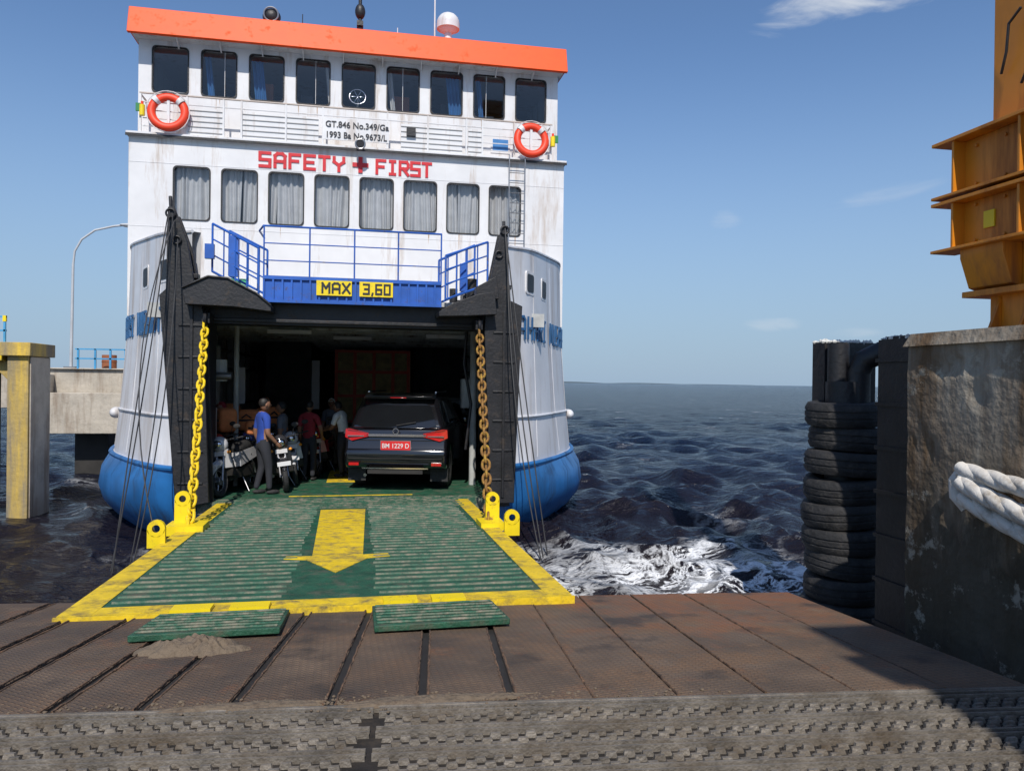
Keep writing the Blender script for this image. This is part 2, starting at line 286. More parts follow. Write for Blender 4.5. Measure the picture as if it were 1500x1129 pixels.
    def ridge(sc_,wd_):
        nn=N.new('ShaderNodeTexNoise'); nn.inputs['Scale'].default_value=sc_; nn.inputs['Detail'].default_value=6; nn.inputs['Roughness'].default_value=.65; L.new(wv.outputs[0],nn.inputs['Vector'])
        s1=N.new('ShaderNodeMath'); s1.operation='SUBTRACT'; s1.inputs[1].default_value=.5; L.new(nn.outputs['Fac'],s1.inputs[0])
        ab=N.new('ShaderNodeMath'); ab.operation='ABSOLUTE'; L.new(s1.outputs[0],ab.inputs[0])
        rd=N.new('ShaderNodeMapRange'); rd.inputs['From Min'].default_value=wd_; rd.inputs['From Max'].default_value=wd_*.1; L.new(ab.outputs[0],rd.inputs['Value']); return rd
    r1=ridge(.9,.055); r2=ridge(2.4,.045)
    mx_=N.new('ShaderNodeMath'); mx_.operation='MAXIMUM'; L.new(r1.outputs[0],mx_.inputs[0]); L.new(r2.outputs[0],mx_.inputs[1])
    nb=N.new('ShaderNodeTexNoise'); nb.inputs['Scale'].default_value=.5; nb.inputs['Detail'].default_value=4; L.new(tc.outputs['Object'],nb.inputs['Vector'])
    ad=N.new('ShaderNodeMath'); ad.operation='MULTIPLY_ADD'; ad.inputs[1].default_value=.42; L.new(rgn.outputs[0],ad.inputs[0]); L.new(nb.outputs['Fac'],ad.inputs[2])
    rb=N.new('ShaderNodeMapRange'); rb.inputs['From Min'].default_value=.62; rb.inputs['From Max'].default_value=.88; L.new(ad.outputs[0],rb.inputs['Value'])
    m2=N.new('ShaderNodeMath'); m2.operation='MULTIPLY'; L.new(mx_.outputs[0],m2.inputs[0]); L.new(rb.outputs[0],m2.inputs[1])
    rcx=N.new('ShaderNodeMapRange'); rcx.inputs['From Min'].default_value=.95; rcx.inputs['From Max'].default_value=1.08; rcx.inputs['To Max'].default_value=.85; L.new(ad.outputs[0],rcx.inputs['Value'])
    m3=N.new('ShaderNodeMath'); m3.operation='MAXIMUM'; L.new(m2.outputs[0],m3.inputs[0]); L.new(rcx.outputs[0],m3.inputs[1])
    nc=N.new('ShaderNodeTexNoise'); nc.inputs['Scale'].default_value=.36; nc.inputs['Detail'].default_value=7; nc.inputs['Roughness'].default_value=.76; L.new(mpn.outputs[0],nc.inputs['Vector'])
    rc=N.new('ShaderNodeMapRange'); rc.inputs['From Min'].default_value=.655; rc.inputs['From Max'].default_value=.72; rc.inputs['To Max'].default_value=.75; L.new(nc.outputs['Fac'],rc.inputs['Value'])
    mxx=N.new('ShaderNodeMath'); mxx.operation='MAXIMUM'; L.new(m3.outputs[0],mxx.inputs[0]); L.new(rc.outputs[0],mxx.inputs[1])
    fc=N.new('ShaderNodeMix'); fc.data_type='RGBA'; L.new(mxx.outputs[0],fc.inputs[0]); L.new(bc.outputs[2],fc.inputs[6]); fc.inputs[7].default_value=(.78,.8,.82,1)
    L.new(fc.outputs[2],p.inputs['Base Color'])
    rr_=N.new('ShaderNodeMapRange'); rr_.inputs['To Min'].default_value=.12; rr_.inputs['To Max'].default_value=.9; L.new(mxx.outputs[0],rr_.inputs['Value']); L.new(rr_.outputs[0],p.inputs['Roughness'])
    p.inputs['Specular IOR Level'].default_value=.27
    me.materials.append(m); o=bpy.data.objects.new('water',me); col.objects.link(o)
make_water()
b=MB(); pts=[]
hm=M('far_shore',(.10,.14,.17),1)
for i in range(60):
    xx=-1500+i*90; pts.append((xx,-2+12*abs(math.sin(i*.37))*min(1,i/20,(59-i)/20)+3))
b.prism([(-1500,-4)]+[(3900,-4)]+pts[::-1],'xz',7000,7100,hm); b.make('background_hills',smooth=False)
# ------------------------------------------------------------------ dock (moveable bridge), yawed ~6 deg
e=.1; ce,se=math.cos(e),math.sin(e)
DM=Matrix(((ce,se,0,0),(-se,ce,0,0),(0,0,1,0),(0,0,0,1)))
def platemat():
    m=M('rusty_chequer_plate',(.20,.135,.085),.72,metal=.05,var=.4,vs=1.4,dirt=(.27,.145,.07),damt=.55,ds=1.7,bump=.3,bs=25)
    N=m.node_tree.nodes; L=m.node_tree.links; p=N['Principled BSDF']
    tc=[n for n in N if n.type=='TEX_COORD'][0]
    base=p.inputs['Base Color'].links[0].from_socket
    mp=N.new('ShaderNodeMapping'); mp.inputs['Rotation'].default_value=(0,0,math.radians(42)); L.new(tc.outputs['Object'],mp.inputs[0])
    br=N.new('ShaderNodeTexBrick'); br.inputs['Scale'].default_value=13; br.inputs['Mortar Size'].default_value=.18; br.inputs['Mortar Smooth'].default_value=.4; br.inputs['Brick Width'].default_value=.8; br.inputs['Row Height'].default_value=.42
    L.new(mp.outputs[0],br.inputs['Vector'])
    old=p.inputs['Normal'].links[0].from_node
    bb=N.new('ShaderNodeBump'); bb.inputs['Strength'].default_value=1; bb.inputs['Distance'].default_value=.014; bb.invert=True
    L.new(br.outputs['Fac'],bb.inputs['Height']); L.new(old.outputs[0],bb.inputs['Normal']); L.new(bb.outputs[0],p.inputs['Normal'])
    def noise(s,d=6,rg=.65):
        n=N.new('ShaderNodeTexNoise'); n.inputs['Scale'].default_value=s; n.inputs['Detail'].default_value=d; n.inputs['Roughness'].default_value=rg; L.new(tc.outputs['Object'],n.inputs['Vector']); return n
    n=noise(1.1)
    sp=N.new('ShaderNodeSeparateXYZ'); L.new(tc.outputs['Object'],sp.inputs[0])
    def mixin(mask,colr,base):
        mx=N.new('ShaderNodeMix'); mx.data_type='RGBA'; L.new(mask,mx.inputs[0]); L.new(base,mx.inputs[6]); mx.inputs[7].default_value=(*colr,1); return mx.outputs[2]
    mr=N.new('ShaderNodeMapRange'); mr.inputs['From Min'].default_value=1.9; mr.inputs['From Max'].default_value=.4; L.new(sp.outputs['X'],mr.inputs['Value'])
    ad=N.new('ShaderNodeMath'); ad.operation='MULTIPLY_ADD'; ad.inputs[1].default_value=.45; L.new(mr.outputs[0],ad.inputs[0]); L.new(n.outputs['Fac'],ad.inputs[2])
    rr=N.new('ShaderNodeMapRange'); rr.inputs['From Min'].default_value=.78; rr.inputs['From Max'].default_value=1.1; rr.inputs['To Max'].default_value=.8; L.new(ad.outputs[0],rr.inputs['Value'])
    c1=mixin(rr.outputs[0],(.070,.053,.042),base)
    m1=N.new('ShaderNodeMapRange'); m1.inputs['From Min'].default_value=4.2; m1.inputs['From Max'].default_value=6.6; L.new(sp.outputs['Y'],m1.inputs['Value'])
    m2=N.new('ShaderNodeMapRange'); m2.inputs['From Min'].default_value=1.0; m2.inputs['From Max'].default_value=2.6; L.new(sp.outputs['X'],m2.inputs['Value'])
    mm=N.new('ShaderNodeMath'); mm.operation='MULTIPLY'; L.new(m1.outputs[0],mm.inputs[0]); L.new(m2.outputs[0],mm.inputs[1])
    n2=noise(2.3,7,.72)
    a2=N.new('ShaderNodeMath'); a2.operation='MULTIPLY_ADD'; a2.inputs[1].default_value=.30; L.new(mm.outputs[0],a2.inputs[0]); L.new(n2.outputs['Fac'],a2.inputs[2])
    r2=N.new('ShaderNodeMapRange'); r2.inputs['From Min'].default_value=.57; r2.inputs['From Max'].default_value=.82; r2.inputs['To Max'].default_value=.9; L.new(a2.outputs[0],r2.inputs['Value'])
    c2=mixin(r2.outputs[0],(.36,.13,.04),c1)
    n4=noise(3.4,8,.75); r4=N.new('ShaderNodeMapRange'); r4.inputs['From Min'].default_value=.55; r4.inputs['From Max'].default_value=.67; r4.inputs['To Max'].default_value=.55; L.new(n4.outputs['Fac'],r4.inputs['Value'])
    c2=mixin(r4.outputs[0],(.27,.20,.14),c2)
    n5=noise(2.0,5,.6); r5=N.new('ShaderNodeMapRange'); r5.inputs['From Min'].default_value=.42; r5.inputs['From Max'].default_value=.31; r5.inputs['To Max'].default_value=.8; L.new(n5.outputs['Fac'],r5.inputs['Value'])
    c2=mixin(r5.outputs[0],(.040,.030,.024),c2)
    n3=N.new('ShaderNodeMath'); n3.operation='MULTIPLY'; n3.inputs[1].default_value=.55; L.new(br.outputs['Fac'],n3.inputs[0])
    c3=mixin(n3.outputs[0],(.05,.038,.03),c2)
    L.new(c3,p.inputs['Base Color']); return m
pm=platemat()
rustedge=M('rust_edge',(.14,.08,.045),.85,var=.5,vs=9,dirt=(.045,.032,.025),damt=.6,ds=6,bump=.8,bs=30)
dock=E('linkspan_road')
zf=lambda q:-(q-3.95)*.095
b=MB(); b.M=DM
seams=[-5.6,-5.1,-4.62,-4.16,-3.7,-3.24,-2.8,-2.34,-1.9,-1.46,-1.02,-.53,-.06,.41,.84,1.3,1.78,2.28,2.8,3.3]
for i in range(len(seams)-1):
    g=.022 if seams[i]<.7 else .006
    x0,x1=seams[i]+g,seams[i+1]-(.022 if seams[i+1]<.7 else .006)
    t=R.uniform(-.004,.004)
    b.hexa([(x0,3.97,-.08),(x1,3.97,-.08),(x1,6.93,zf(6.93)-.08),(x0,6.93,zf(6.93)-.08)],[(x0,3.97,t),(x1,3.97,t),(x1,6.93,zf(6.93)+t),(x0,6.93,zf(6.93)+t)],pm)
b.make('flap_plates',dock,bevel=.006,seg=1)
b=MB(); b.M=DM
for s_ in seams[1:-1]:
    for dxs in((-.03,.03) if s_<.7 else (.0,)):
        pts=[(s_+dxs+R.uniform(-.004,.004),q_,zf(q_)+R.uniform(-.002,.004)) for q_ in np.linspace(3.99,6.9,60)]
        b.tube(pts,.007,rustedge,n=5)
b.make('weld_beads',dock)
b=MB(); b.M=DM
b.hexa([(-5.6,3.97,-.3),(3.28,3.97,-.3),(3.28,6.9,zf(6.9)-.25),(-5.6,6.9,zf(6.9)-.25)],[(-5.6,3.97,-.02),(3.28,3.97,-.02),(3.28,6.9,zf(6.9)-.02),(-5.6,6.9,zf(6.9)-.02)],darkst)
b.box(-5.6,3.6,-4,3.955,-.35,-.03,gratd)
b.make('deck_underframe',dock)
b=MB(); b.M=DM
def bar(q0,q1,h,m):
    b.box(-4.6,-.30,q0,q1,-.03,h,m); b.box(-.27,3.6,q0,q1,-.03,h,m)
q_=3.93
while q_>-1.0:
    bar(q_-.014,q_,.006,grate); bar(q_-.052,q_-.040,.003,grate); q_-=.070
    for course in(0,1,2):
        if q_>1.5:
            x=-3.6+(.042 if course%2 else 0)
            while x<3.54:
                if not(-.37<x<-.27):
                    t=-.004+R.uniform(-.005,.003); j=R.uniform(-.004,.004)
                    b.hexa([(x,q_-.032,-.028),(x+.058,q_-.032,-.028),(x+.058,q_-.004,-.028),(x,q_-.004,-.028)],[(x+.007,q_-.027+j,t),(x+.050,q_-.027,t+.002),(x+.050,q_-.011,t+.002),(x+.007,q_-.011+j,t)],grate)
                x+=.084
        q_-=.046
    q_-=.012
b.make('tread_grating',dock,smooth=False)
b=MB(); b.M=DM
b.box(-4.6,3.6,3.935,3.96,-.03,.008,grate)
b.make('joint_bar',dock,bevel=.004)
def lump(name,cx,cy,rx,ry,h,zb,seed,n=60,parent=None,mat=mud):
    rg=random.Random(seed); ph=[(rg.uniform(2,9),rg.uniform(0,6.3),rg.uniform(0,6.3)) for _ in range(7)]
    vs=[];fs=[]; K=18
    def nz(x,y): return sum(math.sin(x*f*3+p1)*math.sin(y*f*3+p2)/ (1+.25*f) for f,p1,p2 in ph)
    for j in range(K+1):
        for i in range(n):
            a=2*math.pi*i/n; s_=j/K
            rad=s_*(1+.12*math.sin(3*a+ph[0][1])+.08*math.sin(7*a+ph[1][1])+.05*math.sin(13*a+ph[2][1])+.03*math.sin(21*a+ph[3][1]))
            x=cx+rx*rad*math.cos(a);y=cy+ry*rad*math.sin(a)
            z=h*(1-s_**2.6)*(1+.28*nz(x*4,y*4)+.1*math.sin(x*90+ph[4][1])*math.sin(y*80))
            vs.append((x,y,zb(x,y)+max(z,0)-(.01 if j==K else 0)))
    for j in range(K):
        for i in range(n): fs.append((j*n+i,(j+1)*n+i,(j+1)*n+(i+1)%n,j*n+(i+1)%n))
    b=MB(); b.add(vs,fs,mat); return b.make(name,parent)
gz=lambda x,y: zf(x*se+y*ce)+.002
lump('dried_cement_heap',-1.03,5.33,.33,.20,.07,gz,3)
b=MB()
for i in range(620):
    p=R.gauss(-.35,.8); qq=3.99+abs(R.gauss(0,.06))*(1 if R.random()<.75 else -1)
    x,y=p*ce+qq*se,-p*se+qq*ce; s_=R.uniform(.002,.011)*(1.5 if R.random()<.08 else 1)
    b.ell((x,y,zf(max(qq,3.95))+s_*.35),(s_,s_*R.uniform(.7,1.2),s_*.6),mud,n=6,k=4)
b.make('gravel',smooth=False)
gf=lambda x,y:(zf(max(3.95,x*se+y*ce)))+.006
lump('cement_spill',.40,4.0,.5,.07,.014,gf,9)
lump('cement_spill',-.55,4.07,.42,.06,.012,gf,12)
# ------------------------------------------------------------------ ferry
F=E('ferry_boat'); cx=-.07
lv=[(-2.2,[(2.2,15.4),(3.0,16.4),(3.8,18),(4.5,20.5),(4.8,24)]),
    (-1.15,[(2.6,14.2),(3.57,15.1),(4.55,16.7),(5.3,18.6),(5.68,21)]),
    (-.85,[(2.68,14.0),(3.62,14.8),(4.65,16.3),(5.37,18.2),(5.72,20.5)]),
    (-.55,[(2.71,13.9),(3.63,14.6),(4.68,16.1),(5.38,18.0),(5.73,20.4)]),
    (-.2,[(2.72,13.84),(3.57,14.5),(4.58,15.95),(5.28,17.85),(5.65,20.3)]),
    (.08,[(2.72,13.8),(3.48,14.5),(4.38,15.95),(5.08,17.7),(5.5,20)]),
    (.13,[(2.70,13.78),(3.42,14.5),(4.27,15.95),(4.97,17.6),(5.4,20)]),
    (1.2,[(2.70,13.78),(3.38,14.52),(4.15,15.98),(4.85,17.6),(5.3,20)]),
    (2.7,[(2.70,13.78),(3.33,14.55),(4.05,16.0),(4.72,17.6),(5.17,19.6)]),
    (4.18,[(2.70,13.8),(3.30,14.55),(4.0,16.0),(4.66,17.6),(5.14,19.4)])]
def crv(pts,t):
    P=[Vector((a,b_)) for a,b_ in pts]; P=[P[0]*2-P[1]]+P+[P[-1]*2-P[-2]]
    n=len(P)-3; u=min(t*n,n-1e-6); i=int(u); u-=i; a,b_,c,d=P[i:i+4]
    return .5*((2*b_)+(c-a)*u+(2*a-5*b_+4*c-d)*u*u+(3*b_-a-3*c+d)*u**3)
NT=24
def halfcurve(pts):
    o=[crv(pts,i/NT) for i in range(NT+1)]; o+= [Vector((pts[-1][0],30)),Vector((pts[-1][0],48))]; return o
def hull_x(side,z,t):
    for a,b_ in zip(lv[:-1],lv[1:]):
        if a[0]<=z<=b_[0]:
            k=(z-a[0])/(b_[0]-a[0]); p=crv(a[1],t)*(1-k)+crv(b_[1],t)*k; return Vector((cx+side*p.x,p.y,z))
hb=MB()
sheer=lambda i:.48*min(1,i/NT)**1.3
for sgn in(-1,1):
    rows=[[ (cx+sgn*p.x,p.y,z+(sheer(i)-.06 if z>4 else 0)) for i,p in enumerate(halfcurve(pts))] for z,pts in lv]
    n=len(rows[0]); nr_=len(rows)
    fq=lambda r0,r1:[((r0*n+i,r0*n+i+1,r1*n+i+1,r1*n+i) if sgn>0 else (r0*n+i,r1*n+i,r1*n+i+1,r0*n+i+1)) for i in range(n-1)]
    low=[p for r_ in rows[:6] for p in r_]; hb.add(low,[f for k in range(5) for f in fq(k,k+1)],blueh)
    up=[p for r_ in rows[5:] for p in r_]; hb.add(up,[f for k in range(nr_-6) for f in fq(k,k+1)],whull)
    top=rows[-1]; inn=[(p[0]-sgn*.12,p[1]+.1,p[2]) for p in top]; lowi=[(p[0],p[1],3.0) for p in inn]
    hb.add(top+inn,[(i,i+1,n+i+1,n+i) for i in range(n-1)],whull); hb.add(inn+lowi,[(i,i+1,n+i+1,n+i) for i in range(n-1)],whull)
    hb.tube([Vector(p) for p in top[:NT+1]],.03,whull,n=6)
    for zz,rr,mm in((.1,.05,blueh),(1.0,.025,whull)):
        hb.tube([hull_x(sgn,zz,i/NT)+Vector((sgn*.01,-.01,0)) for i in range(NT+1)],rr,mm,n=8)
    kb=hull_x(sgn,.9,.78); hb.ell((kb.x+sgn*.05,kb.y-.05,kb.z),(.12,.2,.12),whull)
    for tt in(.28,.52,.76): hb.tube([hull_x(sgn,z,tt)+Vector((sgn*.0,-.002,0)) for z in(.2,1.1,2,3,4.1)],.006,whull,n=5)
hb.box(cx-2.75,cx+2.75,13.8,14.4,-2.2,-.52,blueh)
hb.make('hull',F)
b=MB()
outl=[(cx-p.x,p.y) for p in halfcurve(lv[-2][1])][::-1]+[(cx+p.x,p.y) for p in halfcurve(lv[-2][1])]
inset=[(cx+(x-cx)*.985,y+.04) for x,y in outl]
b.prism(inset,'xy',2.98,3.06,igrey)
b.prism([(cx+(x-cx)*.97,y+.05) for x,y in [(cx-p.x,p.y) for p in halfcurve(lv[6][1])][::-1]+[(cx+p.x,p.y) for p in halfcurve(lv[6][1])]],'xy',-.6,-.45,green)
b.make('decks',F,smooth=False)
b=MB()
for s_ in(-1,1):
    X=cx+s_*3.6
    b.box(min(X,X+s_*.1),max(X,X+s_*.1),15.3,47,-.45,2.98,igrey)
    y=16
    while y<46:
        b.box(min(X,X-s_*.14),max(X,X-s_*.14),y,y+.08,-.45,2.98,igrey); y+=1.2
    for zz in(.9,1.9,2.4): b.cyl((X-s_*.2,15.3,zz),(X-s_*.2,46,zz),.03 if zz!=1.9 else .05,igrey,n=8)
y=14.6
while y<46:
    b.box(cx-3.6,cx+3.6,y,y+.08,2.72,2.978,igrey); y+=.9
for X in(-2.9,-1.2,.9,2.6): b.box(X,X+.1,14.5,46,2.80,2.975,igrey)
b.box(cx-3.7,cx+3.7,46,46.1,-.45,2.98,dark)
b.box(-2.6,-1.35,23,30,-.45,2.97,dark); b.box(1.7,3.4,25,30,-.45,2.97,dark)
b.box(-1.32,-1.1,22.9,23,.8,2.2,white)
b.box(-3.35,-2.75,16.1,16.5,.9,2.3,igrey); b.box(-3.1,-2.85,16.05,16.12,1.1,1.7,white)
b.box(-2.95,-2.6,15.0,15.3,.5,1.1,white); b.box(-2.6,-2.45,17.8,17.9,1.1,1.9,white); b.cyl((-2.55,15.2,1.6),(-2.55,15.2,2.0),.14,igrey); b.cyl((-2.6,15.0,1.7),(-2.3,15.0,1.7),.07,steel)
b.cyl((2.3,15.6,-.45),(2.3,15.6,2.9),.07,igrey); b.box(2.1,2.45,15.9,16.1,1.1,1.7,igrey)
b.cyl((-2.35,15.9,-.45),(-2.35,15.9,2.9),.05,igrey); b.tube([(2.1,15.2,2.7),(2.05,15.2,2.0),(2.2,15.2,1.2),(2.1,15.2,.3)],.03,black)
for X,y in((-.6,19),(1.5,17.5),(-1.9,17)): b.box(X,X+.9,y,y+.12,2.62,2.7,white)
b.make('car_deck_interior',F,smooth=False)
b=MB(); b.box(cx-2.55,cx+2.4,13.62,13.98,-.62,-.44,ribm)
for yy in(13.66,13.76,13.86,13.95): b.box(-2.4,2.2,yy,yy+.025,-.44,-.425,ribm)
b.box(-.62,.02,16.2,18.4,-.449,-.444,yel); b.box(-1.2,1.0,14.3,14.36,-.449,-.442,yel)
b.make('threshold',F)
def rrect(x0,x1,z0,z1,r,n=5):
    o=[]
    for cx_,cz,a0 in((x1-r,z1-r,0),(x0+r,z1-r,90),(x0+r,z0+r,180),(x1-r,z0+r,270)):
        for i in range(n+1):
            a=math.radians(a0+90*i/n); o.append((cx_+r*math.cos(a),cz+r*math.sin(a)))
    return o
def wall(b,x0,x1,z0,z1,y,th_,wins,mat):
    xs=sorted({x0,x1,*[w_[0] for w_ in wins],*[w_[1] for w_ in wins]}); zs=sorted({z0,z1,*[w_[2] for w_ in wins],*[w_[3] for w_ in wins]})
    def solid(i,j):
        if not(0<=i<len(xs)-1 and 0<=j<len(zs)-1): return False
        mx_,mz=(xs[i]+xs[i+1])/2,(zs[j]+zs[j+1])/2
        return not any(w_[0]<mx_<w_[1] and w_[2]<mz<w_[3] for w_ in wins)
    for i in range(len(xs)-1):
        for j in range(len(zs)-1):
            if not solid(i,j): continue
            X0,X1,Z0,Z1=xs[i],xs[i+1],zs[j],zs[j+1]
            b.add([(X0,y,Z0),(X1,y,Z0),(X1,y,Z1),(X0,y,Z1)],[(0,1,2,3)],mat)
            if not solid(i-1,j): b.add([(X0,y,Z0),(X0,y,Z1),(X0,y+th_,Z1),(X0,y+th_,Z0)],[(0,1,2,3)],mat)
            if not solid(i+1,j): b.add([(X1,y,Z0),(X1,y+th_,Z0),(X1,y+th_,Z1),(X1,y,Z1)],[(0,1,2,3)],mat)
            if not solid(i,j-1): b.add([(X0,y,Z0),(X0,y+th_,Z0),(X1,y+th_,Z0),(X1,y,Z0)],[(0,1,2,3)],mat)
            if not solid(i,j+1): b.add([(X0,y,Z1),(X1,y,Z1),(X1,y+th_,Z1),(X0,y+th_,Z1)],[(0,1,2,3)],mat)
def frame(b,x0,x1,z0,z1,y,mat):
    i_=rrect(x0,x1,z0,z1,.10); o_=rrect(x0-.028,x1+.028,z0-.028,z1+.028,.10); n=len(i_)
    vs=[(x,y,z) for x,z in i_]+[(x,y,z) for x,z in o_]+[(x,y+.05,z) for x,z in i_]+[(x,y+.03,z) for x,z in o_]
    fs=[]
    for k in range(n):
        j=(k+1)%n; fs+=[(k,j,n+j,n+k),(k,2*n+k,2*n+j,j),(n+k,n+j,3*n+j,3*n+k)]
    b.add(vs,fs,mat)
WL,WR=cx-5.13,cx+5.13
lw=[(-4.22+1.054*i,-4.22+1.054*i+.77,5.32,6.52) for i in range(8)]
uw=[(-4.82+1.09*i,-4.82+1.09*i+.77,8.38,9.44) for i in range(9)]
b=MB(); wall(b,WL,WR,3.06,7.17,19,.06,lw,white); wall(b,WL+.06,WR-.06,7.2,9.62,19.5,.06,uw,white)
for X in(WL,WR):
    s_=1 if X==WR else -1
    b.box(min(X,X-s_*.08),max(X,X-s_*.08),19.08,34,2.9,7.17,white)
    X2=X-s_*.06; b.box(min(X2,X2-s_*.08),max(X2,X2-s_*.08),19.58,27,7.2,9.62,white)
    b.cyl((X-s_*.03,19.04,3.1),(X-s_*.03,19.04,7.17),.035,white,n=10)
b.box(WL,WR,34,34.1,2.9,7.17,white); b.box(WL+.1,WR-.1,27,27.1,7.2,9.62,white)
b.box(WL-.04,WR+.04,18.9,34.2,7.17,7.25,white)
b.box(WL-.045,WR+.045,18.88,18.9,7.14,7.2,black)
for X in(-3.27,-1.16,.95,3.06): b.box(X,X+.010,18.995,19.0,3.1,7.1,white); b.box(X+.05,X+.06,19.495,19.5,7.3,9.5,white)
b.box(WL,WR,18.994,19.0,6.58,6.592,white); b.box(WL,WR,18.994,19.0,5.12,5.132,white)
b.make('superstructure_walls',F,smooth=False)
b=MB()
for w_ in lw: frame(b,*w_,18.98,black); b.add([(w_[0]-.02,19.045,w_[2]-.02),(w_[1]+.02,19.045,w_[2]-.02),(w_[1]+.02,19.045,w_[3]+.02),(w_[0]-.02,19.045,w_[3]+.02)],[(0,1,2,3)],glass)
for w_ in uw: frame(b,*w_,19.48,black); b.add([(w_[0]-.02,19.545,w_[2]-.02),(w_[1]+.02,19.545,w_[2]-.02),(w_[1]+.02,19.545,w_[3]+.02),(w_[0]-.02,19.545,w_[3]+.02)],[(0,1,2,3)],glass)
b.make('windows',F)
# rust runs below the frames: thin paint-thick stain strips
stain=M('rust_stain',(.46,.34,.25),.7,var=.25,vs=8)
b=MB()
for w_ in lw+uw:
    y_=18.996 if w_[3]<7 else 19.496
    for _ in range(R.randint(0,2)):
        x=R.uniform(w_[0]+.03,w_[1]-.03); l=R.uniform(.12,.5); t=R.uniform(.006,.016); z=w_[2]-.03
        b.add([(x-t,y_,z),(x+t,y_,z),(x+t*.6,y_,z-l*.6),(x,y_,z-l),(x-t*.7,y_,z-l*.5)],[(0,4,3,2,1)],stain)
b.make('rust_runs',F,smooth=False)
b=MB()
for k,w_ in enumerate(lw):
    n=60; gap=R.uniform(.25,.75)
    for part in((w_[0]-.05,w_[0]+(w_[1]-w_[0])*gap),(w_[0]+(w_[1]-w_[0])*gap-.02+(.05 if k in(1,6) else 0),w_[1]+.05)):
        vs=[];ph=R.uniform(0,6); sp=R.uniform(6,9); tl=R.uniform(-.05,.05)
        for i in range(n+1):
            u=i/n; x=part[0]+(part[1]-part[0])*u
            for z,amp,sh in((w_[2]-.1,.05,.04),(w_[2]+.6,.04,.02),(w_[3]+.05,.02,.0)):
                vs.append((x+sh*math.sin(x*9+ph)+tl*(w_[3]-z)*.6,19.2+amp*math.sin(ph+x*6.28*sp+.8*math.sin(x*11))+.02*math.sin(x*23+ph),z))
        b.add(vs,[(3*i+a,3*i+3+a,3*i+4+a,3*i+1+a) for i in range(n) for a in(0,1)],curt)
for k,fr,m_ in((2,(.0,.35),curb),(6,(.5,.95),curb),(1,(0,.2),curb),(3,(.85,1),curt),(5,(0,.15),curt),(7,(.1,.25),curb)):
    w_=uw[k]; vs=[];n=24
    for i in range(n+1):
        x=w_[0]+(w_[1]-w_[0])*(fr[0]+(fr[1]-fr[0])*i/n)
        for z in(8.2,8.8,9.4): vs.append((x+(.10*(9.4-z)),19.75+.03*math.sin(x*70),z))
    b.add(vs,[(3*i+a,3*i+3+a,3*i+4+a,3*i+1+a) for i in range(n) for a in(0,1)],m_)
b.make('curtains',F)
b=MB(); b.box(WL+.2,WR-.2,22.5,22.6,7.3,9.6,dark); b.box(WL+.2,WR-.2,19.6,22.5,7.3,7.4,dark); b.box(WL+.2,WR-.2,20.3,20.8,7.4,8.4,dark)
b.box(WL+.2,WR-.2,20.5,20.6,4.9,7.1,igrey)
b.torus((-.1,19.7,8.72),(0,-1,.2),.2,.018,chrome); b.cyl((-.1,19.78,8.72),(-.1,19.9,8.2),.03,steel)
for a in range(6): b.cyl((-.1,19.7,8.72),(-.1+.2*math.cos(a*1.047),19.7,8.72+.2*math.sin(a*1.047)),.008,chrome,n=6)
b.box(-2.55,-2.15,19.95,20.2,8.3,8.95,seat); b.box(.75,1.2,19.95,20.2,8.3,8.9,seat)
b.box(-1.5,-1.2,20.0,20.2,8.35,8.75,dark); b.box(2.0,2.4,19.95,20.1,8.35,8.8,dark); b.box(3.0,3.4,20,20.1,8.35,8.6,igrey); b.box(-4.6,-4.2,19.9,20.0,8.3,8.55,igrey)
rwp=M('rear_window_pane',(.25,.3,.36),.2)
for X in(-3.6,-1.4,.9,3.0): b.box(X,X+.5,22.44,22.5,8.5,9.3,rwp)
b.make('wheelhouse_fittings',F,bevel=.02)
b=MB()
b.prism([(18.98,9.53),(19.16,10.18),(27.6,10.3),(27.6,9.62),(19.1,9.62),(19.1,9.53)],'yz',cx-5.2,cx+5.2,orange)
b.box(cx-5.15,cx+5.15,19.11,27.5,9.58,9.615,white)
b.make('roof',F,bevel=.012)
b=MB()
for i in range(10):
    X=-4.3+i*.95+.05; b.prism([(19.15,9.57),(19.5,9.57),(19.5,9.42)],'yz',X-.015,X+.015,white)
b.cyl((-2.2,19.9,10.2),(-2.2,19.9,10.42),.05,black); b.ell((-2.2,19.9,10.58),(.22,.18,.2),black); b.torus((-2.2,19.74,10.58),(0,-1,0),.17,.02,steel)
b.cyl((-.06,20,10.2),(-.06,20,11.3),.045,black); b.box(-.2,.08,19.95,20.1,10.36,10.5,black); b.box(-.14,.02,19.9,20.1,10.6,10.72,black); b.ell((-.06,20,10.98),(.13,.13,.2),black); b.cyl((-.3,20,10.42),(-.02,19.8,10.42),.04,black,r1=.08)
b.cyl((2.2,20.2,10.2),(2.2,20.2,10.85),.13,white,r1=.09); b.cyl((2.2,20.2,10.85),(2.2,20.2,11.0),.3,white,r1=.3,n=20); b.ell((2.2,20.2,11.0),(.3,.3,.28),white); b.box(2.0,2.4,20.0,20.1,10.3,10.42,white)
b.cyl((1.85,20.2,10.2),(1.85,20.2,12.2),.02,white,n=6); b.cyl((.5,20.4,10.2),(.5,20.4,10.7),.02,black,n=6); b.cyl((-1.5,20.4,10.2),(-1.5,20.4,10.95),.012,black,n=6); b.cyl((-1.5,20.4,10.2),(-1.5,20.4,10.4),.04,black,n=6)
b.cyl((.9,20.4,10.2),(.9,20.4,10.85),.012,white,n=6); b.cyl((-.4,20.4,10.2),(-.4,20.4,10.6),.03,white,n=6); b.cyl((1.3,20.4,10.2),(1.3,20.4,10.6),.012,white,n=6)
b.make('masts_and_lights',F)
b=MB(); yr=18.97
rc=M('handrail',(.45,.38,.33),.5)
grv=M('slat_groove',(.3,.29,.28),.6)
zt=8.15
